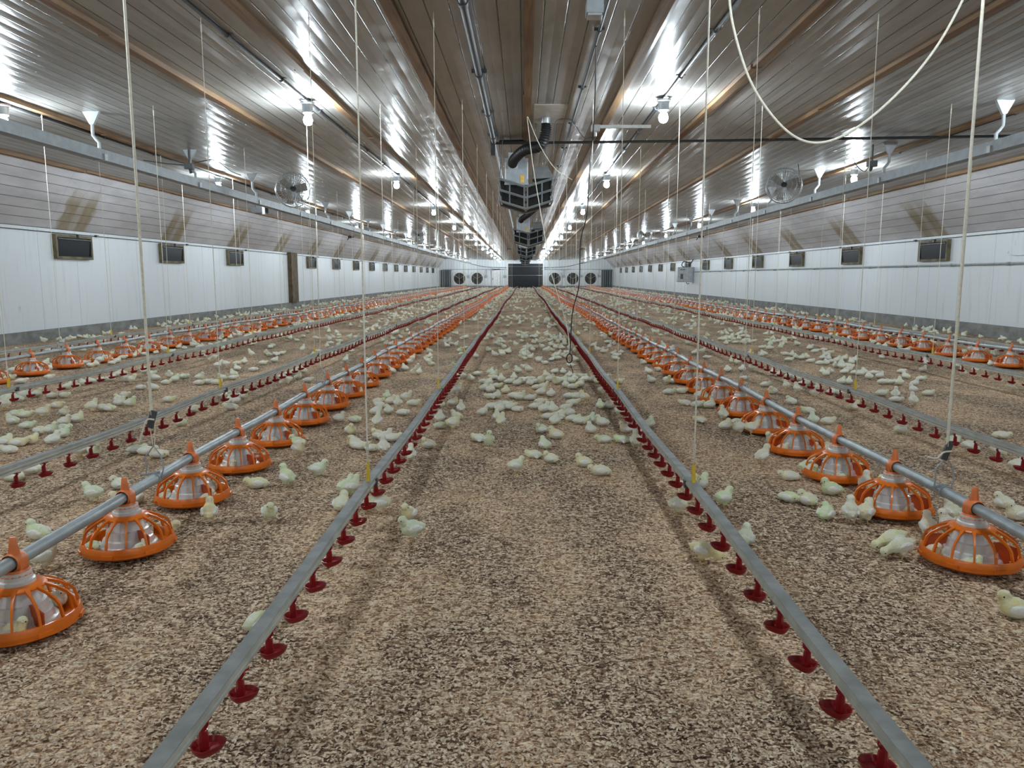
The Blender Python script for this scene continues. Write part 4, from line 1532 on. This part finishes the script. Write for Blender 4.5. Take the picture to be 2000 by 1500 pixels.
CHX = '''
A 265 750 u 40 c;75 860 s 20 g;195 592 t 175 g;525 378 s 175 g;655 307 b 150 w;690 442 s 190 c;742 392 t 90 w;895 567 l 5 c;1172 492 u 110 y;1505 487 s 300 g;1430 302 l 180 c;1602 292 u 160 g;1775 238 s 5 w;1665 118 s 330 c;1655 70 t 200 g;1985 80 t 150 w;880 132 k 5 c;810 115 l 0 w;750 105 l 10 g;450 132 s 30 c;530 132 s 330 g;165 222 t 190 w;60 262 l 180 w;1960 342 s 60 g;1900 425 t 80 c;1448 1100 l 40 w
B 262 442 s 172 w;195 430 s 20 w;415 480 t 250 c;445 592 s 195 g;435 152 u 100 w;530 78 t 170 c;1020 218 s 30 c;1122 132 l 180 w;1217 160 b 150 c;1402 182 t 170 c;1495 230 l 180 w;1182 80 t 120 w;812 40 l 175 c;870 73 u 280 g;1515 47 l 178 w;1617 47 l 170 w;1690 78 u 95 w;1727 22 t 200 w;1980 345 s 30 w
B 150 85 l 0 w;215 95 k 350 c;285 112 u 110 w;290 35 t 20 w;250 25 t 160 c;110 60 t 200 y;330 40 l 10 w;75 345 s 70 g;50 425 t 80 c
C 70 445 s 8 w;320 408 s 35 w;195 305 t 20 g;130 335 s 0 w;205 712 p 355 y;450 622 t 60 w;695 378 l 330 w;800 398 b 120 w;905 478 b 40 g;1030 490 u 85 w;1112 493 s 45 c;700 258 l 172 w;790 230 s 25 g;935 340 t 165 w;1112 322 u 60 w;540 168 u 15 c;1310 692 p 182 w;1262 655 p 182 c;1460 575 u 92 w;1570 575 u 130 w;1595 492 s 100 w;1690 525 t 20 g;1900 415 t 80 w;1978 482 t 170 w;1972 1035 t 165 y;1960 225 s 20 w;1840 132 p 15 c;1690 108 p 15 w;1600 72 s 8 w;905 108 t 30 c;595 68 s 200 w;1235 338 s 200 w
D 30 1142 s 20 w;70 1187 l 0 w;60 1227 t 180 g;140 1252 l 10 w;130 1190 l 10 w;240 1192 s 30 c;310 1137 l 350 w;350 1178 t 330 w;350 1232 t 10 w;420 1217 t 20 c;215 1282 l 0 w;270 1280 t 10 g;340 1302 t 30 w;340 1270 l 0 w;285 1338 t 60 w;165 1338 b 0 w;40 1392 l 180 w;90 1352 l 20 c;15 1350 t 30 w
D 510 1162 s 60 w;565 1152 l 0 w;605 1155 k 10 c;660 1122 t 20 w;720 1125 t 10 g;690 1078 l 340 w;655 1105 t 120 c;780 1033 l 5 w;850 1038 t 200 w;935 1103 l 350 w;730 1002 s 20 c;700 990 t 200 w;285 1082 l 0 w;350 1080 l 350 w
D 20 962 t 0 w;45 978 l 10 w;75 948 s 20 w;100 942 t 90 w;180 952 u 100 w;275 938 s 90 c;240 903 l 0 w;380 908 t 20 w;410 913 l 0 w;440 898 t 60 g;470 893 l 10 w;500 908 l 0 w;530 903 t 90 w;560 888 s 20 w;590 883 t 60 w;620 893 l 0 w;650 883 t 30 w;680 863 l 0 w;710 853 t 90 w;740 853 t 20 w;770 843 s 10 w;800 843 l 0 w;862 812 t 90 w;995 803 t 60 w;250 893 t 60 w;600 863 t 20 w;630 853 s 100 g
D 45 1097 t 10 w;95 1102 t 200 w;140 1092 s 20 w;195 1075 t 30 w;20 1100 t 90 w;370 1032 t 20 w;430 1042 u 300 w;500 1002 t 200 c;560 987 l 30 w;460 1010 t 180 w;615 987 t 10 w;650 962 t 60 w;680 955 t 200 w;840 952 l 5 w;860 982 t 200 c;920 1005 l 0 w;970 990 t 40 w;1020 972 l 350 g;800 940 t 90 w;940 965 t 300 w;1110 978 t 0 w;1105 1008 l 10 c;1150 1002 l 350 w;1200 1006 l 0 c;1235 982 t 200 w;1295 978 l 20 w;1300 960 t 150 c
D 1285 1148 l 180 w;1270 1115 t 90 g;1310 1112 t 60 w;1350 1085 t 30 g;1300 1090 t 200 w;1240 1080 t 150 w;1080 1158 l 0 w;1000 1238 t 160 g;1215 918 s 40 w;1260 912 s 200 w;1195 872 p 200 w;1320 927 t 150 w;1410 932 l 10 w;1465 895 l 0 c;1320 895 l 20 w;1715 992 l 5 w;1605 1008 p 200 c;1575 988 s 30 w;1640 950 t 30 g;1690 940 t 150 w;1660 975 t 60 w;110 1000 l 20 w;265 975 l 10 w;1530 880 t 0 w;1360 890 t 100 w
E 1165 1277 b 170 g;1245 1310 t 175 c;1440 1277 t 100 w;1640 1277 t 175 c;940 1243 u 70 c;918 1205 t 100 w;1240 1228 t 60 w;1200 1200 l 5 w;1280 1185 t 20 w;1340 1213 l 0 w;1385 1228 l 350 w;1440 1222 t 60 g;1505 1238 t 160 w;1260 1200 l 180 w
E 835 1178 t 20 w;885 1143 l 30 w;930 1158 t 90 w;985 1147 l 10 c;1030 1158 l 350 w;960 1130 l 30 g;1130 1142 l 10 w;1160 1113 l 0 c;1230 1163 t 100 w;1320 1183 t 200 w;1180 1160 t 40 w;1300 1150 l 30 w;600 1252 l 0 w;670 1258 s 30 c;595 1212 t 90 w;690 1203 t 170 w;715 1168 u 95 w;670 1122 b 0 y;585 1133 l 10 w;915 1083 t 30 c;965 1055 t 60 y;1010 1083 l 0 w;1045 1092 t 10 w;880 1085 l 200 w
E 1100 1093 l 0 w;1165 1063 t 20 w;1220 1073 t 60 w;1175 1043 s 0 w;1140 1033 l 10 c;1320 1083 l 350 w;1365 1088 t 10 w;1405 1108 s 120 y;1340 1123 l 0 w;1495 1140 t 100 w;1540 1138 t 10 w;1505 1062 s 20 w;1600 1185 u 100 w;1770 1245 t 60 g;690 1063 s 30 w;655 1022 t 20 w;410 1103 s 10 w;250 1113 l 0 w;300 1085 t 90 w;320 1113 t 20 w;365 1143 s 100 w;445 1125 l 0 w;255 1135 l 170 w;240 1173 t 20 w;310 1168 t 90 g;390 1177 l 0 w;250 1248 u 90 w;120 1218 l 0 w;95 1283 t 300 w;30 1213 t 0 w
E 845 1040 t 20 w;880 1050 t 60 c;915 1025 l 0 w;940 990 t 100 w;985 1000 l 20 w;1010 980 t 90 c;1030 1010 t 30 w;1060 990 l 0 w;1100 1010 t 100 w;1130 1000 l 10 w;840 1000 l 10 w;870 1010 t 30 w;1180 985 l 0 w;1210 990 t 10 w;1250 985 l 0 w;1290 995 t 40 w;1320 990 l 350 w;1350 985 t 90 c;1300 1020 t 100 w;1340 1030 l 0 w;1380 1020 t 30 w;1400 990 l 10 c;1480 1000 t 60 w;1450 990 t 20 w;700 960 u 40 w;720 970 t 200 w;690 1000 s 80 w;660 985 t 0 w;770 985 t 90 w;880 950 t 60 g
F 195 1218 l 175 y;340 1258 b 20 w;320 1205 u 100 w;410 1283 s 200 w;480 1288 s 10 w;400 1235 l 10 g;110 1123 l 178 w;180 1133 l 5 w;250 1138 b 10 w;185 1098 s 20 w;215 1103 u 90 w;310 1110 t 40 w;705 1118 b 100 w;800 1168 l 170 w;910 1228 l 5 w;830 1222 t 90 w;675 1038 s 100 w;735 1058 s 90 c;765 1023 t 20 w;830 1078 s 15 c;850 1052 t 90 w;930 1063 t 30 w;965 1063 t 80 w;600 1058 t 200 w;560 1018 l 0 w;1055 1148 t 10 y;1320 1278 b 10 g;1290 1103 l 0 w;1380 1123 u 90 w;1380 1063 s 100 w;1210 1068 l 0 w;1280 1088 u 60 w;1470 1068 l 0 w;1430 983 l 5 w;1395 1013 t 20 w;1310 1008 t 60 w;1215 1003 l 0 w;1260 1003 l 10 w;985 1003 t 30 w;1025 1003 t 60 w
F 900 958 t 20 w;880 945 t 90 w;920 945 t 200 w;1345 973 t 100 w;1320 942 l 0 w;1440 933 t 10 w;1445 903 u 80 w;1655 963 u 100 w;1725 948 s 60 w;1920 1043 p 10 y;1620 908 l 0 w;1880 1308 l 0 c;1210 860 t 90 w;960 880 t 20 w;985 895 t 60 g;1010 905 l 0 w;1040 890 t 90 w;930 885 l 10 w;955 910 t 200 w;1000 870 t 20 w;1030 915 l 0 w;1055 880 t 30 w;910 870 t 60 w;985 915 t 100 w;1020 930 l 0 w;1060 950 l 10 w;1090 955 l 0 w;1110 945 t 60 w;1140 975 t 90 w;1165 950 l 0 w;1000 945 l 10 w;1200 970 t 30 w
F 600 955 t 60 w;630 960 t 20 w;660 950 t 90 w;690 970 t 30 w;730 975 t 60 w;760 985 t 10 w;795 1000 t 90 w;715 955 l 0 w;770 1010 l 10 w;830 1005 t 60 w;330 760 t 0 w;350 770 l 0 g;370 745 t 60 w;390 775 l 0 w;410 755 t 90 g;430 775 t 30 w;450 760 l 0 w;470 775 t 60 w;400 735 t 20 w;430 740 l 0 w;460 745 t 90 w;380 760 t 200 w;340 745 l 10 w;490 770 l 0 w;420 725 t 30 w;570 765 l 0 w;600 755 t 60 w;630 770 l 10 w;660 760 t 90 w;600 775 t 30 w;690 755 l 0 w;540 805 l 0 w;580 810 t 30 w;640 810 u 90 w;720 755 t 100 w
F 690 875 l 0 w;730 860 t 90 w;760 865 t 30 w;790 860 t 60 w;810 883 l 0 w;835 828 l 10 w;920 833 l 0 w;865 895 l 0 w;900 895 t 60 w;880 865 t 20 w;1820 900 t 60 w;350 935 t 60 w;370 895 u 100 w;400 900 u 60 w;430 930 t 30 w;480 930 u 90 w;440 980 l 0 w;230 860 l 10 w;90 960 t 60 w;40 1000 l 0 w;20 1060 l 0 w;90 1055 l 350 w
'''
ORG = {'A': (0, 850), 'B': (650, 850), 'C': (1300, 850), 'D': (0, 400), 'E': (650, 400), 'F': (1300, 400)}
chicks = []                                     # x, y, z, pose, heading, tint, scale
for row in CHX.strip().splitlines():
    k, rest = row.split(' ', 1)
    for e in rest.split(';'):
        cx, cy, ps, hd, tn = e.split()
        px_, py_ = float(cx) * .35 + ORG[k][0], float(cy) * .35 + ORG[k][1]
        x, y = floor_at(px_, py_)
        y += .025 if ps in 'tblk' else .0
        if tn == 'w':
            tn = R.choice('wwwwcg')
        if ps == 'l' and R.random() < .3:
            ps = 'k'
        if ps == 't' and R.random() < .3:
            ps = 'b'
        chicks.append([x, y, 0, ps, math.radians(float(hd)) + R.uniform(-.15, .15), tn, R.uniform(.94, 1.08)])
N_MANUAL = len(chicks)

# chicks inside the pans
inside = {}
for (d, s, ri, k, x, y, dz) in FEEDERS:
    if y > 12:
        break
    cnt = R.choice((2, 3, 3, 4)) if y < 6 else R.choice((1, 2, 2))
    if s > 0 and ri == 0 and k in (1, 2):
        cnt = 4
    base = R.uniform(0, 6.28)
    for q in range(cnt):
        a = base + q * 2 * PI / max(cnt, 3) + R.uniform(-.2, .2)
        chicks.append([x + .138 * math.cos(a), y + .138 * math.sin(a), .026, R.choice('ttbl'), a + PI / 2 * R.choice((1, -1)) + R.uniform(-.2, .2), R.choice('wwwcg'), .80])
        inside[len(chicks) - 1] = (s, ri, k)

# grid for spacing
grid = {}


def near(x, y, r):
    gx, gy = int(x // .2), int(y // .2)
    for i in (-1, 0, 1):
        for j in (-1, 0, 1):
            for (a, c) in grid.get((gx + i, gy + j), ()):
                if (a - x) ** 2 + (c - y) ** 2 < r * r:
                    return True
    return False


def put(x, y):
    grid.setdefault((int(x // .2), int(y // .2)), []).append((x, y))


for c in chicks:
    put(c[0], c[1])
fx = sorted((y, x) for (_, s, ri, k, x, y, dz) in FEEDERS)
fgrid = {}
for (y, x) in fx:
    fgrid.setdefault((int(x // .5), int(y // .5)), []).append((x, y))


def in_feeder(x, y):
    gx, gy = int(x // .5), int(y // .5)
    for i in (-1, 0, 1):
        for j in (-1, 0, 1):
            for (a, c) in fgrid.get((gx + i, gy + j), ()):
                if (a - x) ** 2 + (c - y) ** 2 < .245 ** 2:
                    return True
    return False


def rho(x, y):
    cl = noise.noise(Vector((x * .9, y * .55, 3.1))) + .5 * noise.noise(Vector((x * 2.3, y * 1.8, 8.0)))
    cl = max(0, .42 + 1.15 * cl)
    if abs(x) < .74:
        base = 30 if y < 13 else (20 if y < 22 else 13)
        band = .55 + .45 * math.sin(y * .9 + 1.2) if y > 13 else 1
        return base * cl * band
    base = 8.0
    for s in (-1, 1):
        for X in FEED[s]:
            base += (9 if abs(X) < 3 else 16) * math.exp(-((abs(x - X) - .30) / .14) ** 2)
        for X in DRINK[s]:
            base += 5 * math.exp(-((x - X) / .18) ** 2)
    if x < XL + .7 or x > XR - .8:
        base += 10
    return base * cl


tries = 0
RMAX = 46.0
area = (XR - XL - .3) * (81 - 4)
N_TRY = int(area * RMAX)
rg = random.Random(11)
far_list = []
for _ in range(N_TRY):
    x = rg.uniform(XL + .12, XR - .12)
    y = rg.uniform(4.0, 81.2)
    if rg.random() * RMAX > rho(x, y):
        continue
    pr = project((x, y, 0))
    if pr is None or pr[0] < -90 or pr[0] > 2090:
        continue
    lim = 752 if 640 < pr[0] < 1360 else 700
    if pr[1] > lim and -5 < pr[0] < 2005:
        continue
    if near(x, y, .085) or in_feeder(x, y):
        continue
    bad = False
    for s in (-1, 1):
        for X in DRINK[s]:
            if abs(x - line_xy(X, y)[0]) < .03:
                bad = True
    if bad:
        continue
    put(x, y)
    far_list.append([x, y, 0, rg.choice('sstttbllku' if y < 40 else 'sstttb'), rg.uniform(0, 6.28), rg.choice('wwwwccg'), rg.uniform(.92, 1.1)])
allc = [(math.hypot(c[0], c[1]), i, c) for i, c in enumerate(chicks + far_list)]
allc.sort(key=lambda q: q[0])
near_c, rest_c = allc[:300], allc[300:]

CM = {}
for key in POSES:
    for lod in (0, 1, 2):
        CM[(key, lod)] = chick_mesh(key, lod)

# where a chick is, in words
LN = []
for s in (-1, 1):
    for li, X in enumerate(DRINK[s]):
        LN.append((X, '%s drinker rail' % LINE_ORD[li], s))
lab_count = {}
lab_objs = []
for d, i, c in near_c:
    x, y, z, ps, hd, tn, sc = c
    me = CM[(ps, 0 if d < 5.2 else 1)]
    o = bpy.data.objects.new('chick', me)
    COL.objects.link(o)
    o.location = (x, y, z)
    o.rotation_euler = (0, 0, hd)
    o.scale = (sc, sc, sc)
    t = TINT[tn]
    o.color = (t[0] * R.uniform(.94, 1.04), t[1] * R.uniform(.94, 1.04), t[2] * R.uniform(.85, 1.1), 1)
    s = -1 if x < 0 else 1
    if i in inside:
        fs_, fri, fk = inside[i]
        where = 'in the %s %s feeder, %s' % (nth(fk), ('inner', 'outer')[fri], SIDE[fs_])
    else:
        bf_ = None
        for (fd_, fs_, fri, fk, fx_, fy_, dz) in FEEDERS:
            if fy_ > y + .5:
                break
            dd = math.hypot(fx_ - x, fy_ - y)
            if dd < .36 and (bf_ is None or dd < bf_[0]):
                bf_ = (dd, fs_, fri, fk)
        if bf_:
            where = 'beside the %s %s feeder, %s' % (nth(bf_[3]), ('inner', 'outer')[bf_[2]], SIDE[bf_[1]])
        else:
            nl = min(LN, key=lambda q: abs(q[0] - x))
            if abs(nl[0] - x) < .17:
                where = 'at the %s, %s' % (nl[1], SIDE[nl[2]])
            elif abs(x) < .7:
                where = 'on the wide middle aisle'
            elif abs(x) < 1.85:
                where = 'before the inner feeders, %s' % SIDE[s]
            elif abs(x) < 2.8:
                where = 'behind the inner feeders, %s' % SIDE[s]
            elif abs(x) < 5.0:
                where = 'past the second drinker rail, %s' % SIDE[s]
            else:
                where = 'past the third drinker rail, %s' % SIDE[s]
    lab_objs.append((o, TW[tn], PW[ps], where, d))
cnt = {}
for (o, tw, pw, where, d) in lab_objs:
    cnt[(tw, pw, where)] = cnt.get((tw, pw, where), 0) + 1
run = {}
for (o, tw, pw, where, d) in lab_objs:
    key = (tw, pw, where)
    run[key] = run.get(key, 0) + 1
    if cnt[key] == 1:
        lb = '%s chick %s %s' % (tw, pw, where)
    else:
        lb = '%s chick %s %s, %s from front' % (tw, pw, where, nth(run[key]))
    tag(o, lb, 'chick', 'chicks on the litter')

# all the rest of the flock: one mesh
V, Fc, Mi, Tn = [], [], [], []
off = 0
tmpl = {}
for key in POSES:
    me = CM[(key, 2)]
    me.calc_loop_triangles()
    v = np.empty(len(me.vertices) * 3, np.float32)
    me.vertices.foreach_get('co', v)
    t = np.empty(len(me.loop_triangles) * 3, np.int32)
    me.loop_triangles.foreach_get('vertices', t)
    mi = np.empty(len(me.loop_triangles), np.int32)
    me.loop_triangles.foreach_get('material_index', mi)
    tmpl[key] = (v.reshape(-1, 3), t.reshape(-1, 3), mi)
for d, i, c in rest_c:
    x, y, z, ps, hd, tn, sc = c
    v, t, mi = tmpl[ps]
    ch, sh = math.cos(hd) * sc, math.sin(hd) * sc
    w_ = np.empty_like(v)
    w_[:, 0] = v[:, 0] * ch - v[:, 1] * sh + x
    w_[:, 1] = v[:, 0] * sh + v[:, 1] * ch + y
    w_[:, 2] = v[:, 2] * sc + z
    V.append(w_)
    Fc.append(t + off)
    Mi.append(mi)
    q = TINT[tn]
    Tn.append(np.tile(np.array([q[0] * R.uniform(.93, 1.04), q[1] * R.uniform(.93, 1.04), q[2] * R.uniform(.85, 1.1), 1], np.float32), (len(v), 1)))
    off += len(v)
V = np.concatenate(V)
Fc = np.concatenate(Fc)
Mi = np.concatenate(Mi)
Tn = np.concatenate(Tn)
me = bpy.data.meshes.new('flock')
me.vertices.add(len(V))
me.vertices.foreach_set('co', V.ravel())
me.loops.add(len(Fc) * 3)
me.loops.foreach_set('vertex_index', Fc.ravel().astype(np.int32))
me.polygons.add(len(Fc))
me.polygons.foreach_set('loop_start', np.arange(0, len(Fc) * 3, 3, dtype=np.int32))
for mt in (M['chickfar'], M['beak'], M['eye'], M['leg'], M['wing']):
    me.materials.append(mt)
me.polygons.foreach_set('material_index', Mi)
me.polygons.foreach_set('use_smooth', np.ones(len(Fc), bool))
me.update(calc_edges=True)
ca = me.color_attributes.new('tint', 'FLOAT_COLOR', 'POINT')
ca.data.foreach_set('color', Tn.ravel())
o = bpy.data.objects.new('distant_flock', me)
COL.objects.link(o)
tag(o, 'rest of the pale chick flock spread over the litter to the end wall', 'chicks', None, 'stuff')
print('chicks', len(allc), 'manual', N_MANUAL, 'flock verts', len(V))

# ------------------------------------------------------------------ loose shavings near the camera
rs = np.random.RandomState(5)
n = 90000
yy = 1.2 + (rs.rand(n) ** 1.8) * 7.0
xx = (rs.rand(n) - .5) * (yy * 1.45 + .3)
an = rs.rand(n) * PI * 2
L = .0028 + rs.rand(n) ** 2 * .0075
W = .0014 + rs.rand(n) * .0022
big = rs.rand(n) < .006
L[big] *= 2.0
W[big] *= 1.4
tilt = (rs.rand(n) - .5) * 1.6
zz = .0012 + rs.rand(n) * .004
ca_, sa_ = np.cos(an), np.sin(an)
verts = np.empty((n, 6, 3), np.float32)
for k, (u, v, lift) in enumerate(((-1, -1, 0), (0, -1, .5), (1, -1, 0), (1, 1, 0), (0, 1, .5), (-1, 1, 0))):
    a = u * L
    c = v * W
    verts[:, k, 0] = xx + a * ca_ - c * sa_
    verts[:, k, 1] = yy + a * sa_ + c * ca_
    verts[:, k, 2] = zz + lift * L * .35 + np.abs(tilt) * W + tilt * c
faces = (np.arange(n)[:, None] * 6 + np.array([[0, 1, 4, 5]])).tolist() + (np.arange(n)[:, None] * 6 + np.array([[1, 2, 3, 4]])).tolist()
me = bpy.data.meshes.new('wood_shavings')
me.from_pydata(verts.reshape(-1, 3).tolist(), [], faces)
me.materials.append(M['chip'])
o = bpy.data.objects.new('wood_shavings', me)
COL.objects.link(o)
tag(o, 'loose pale wood shavings strewn over the litter', 'wood shavings', None, 'stuff')
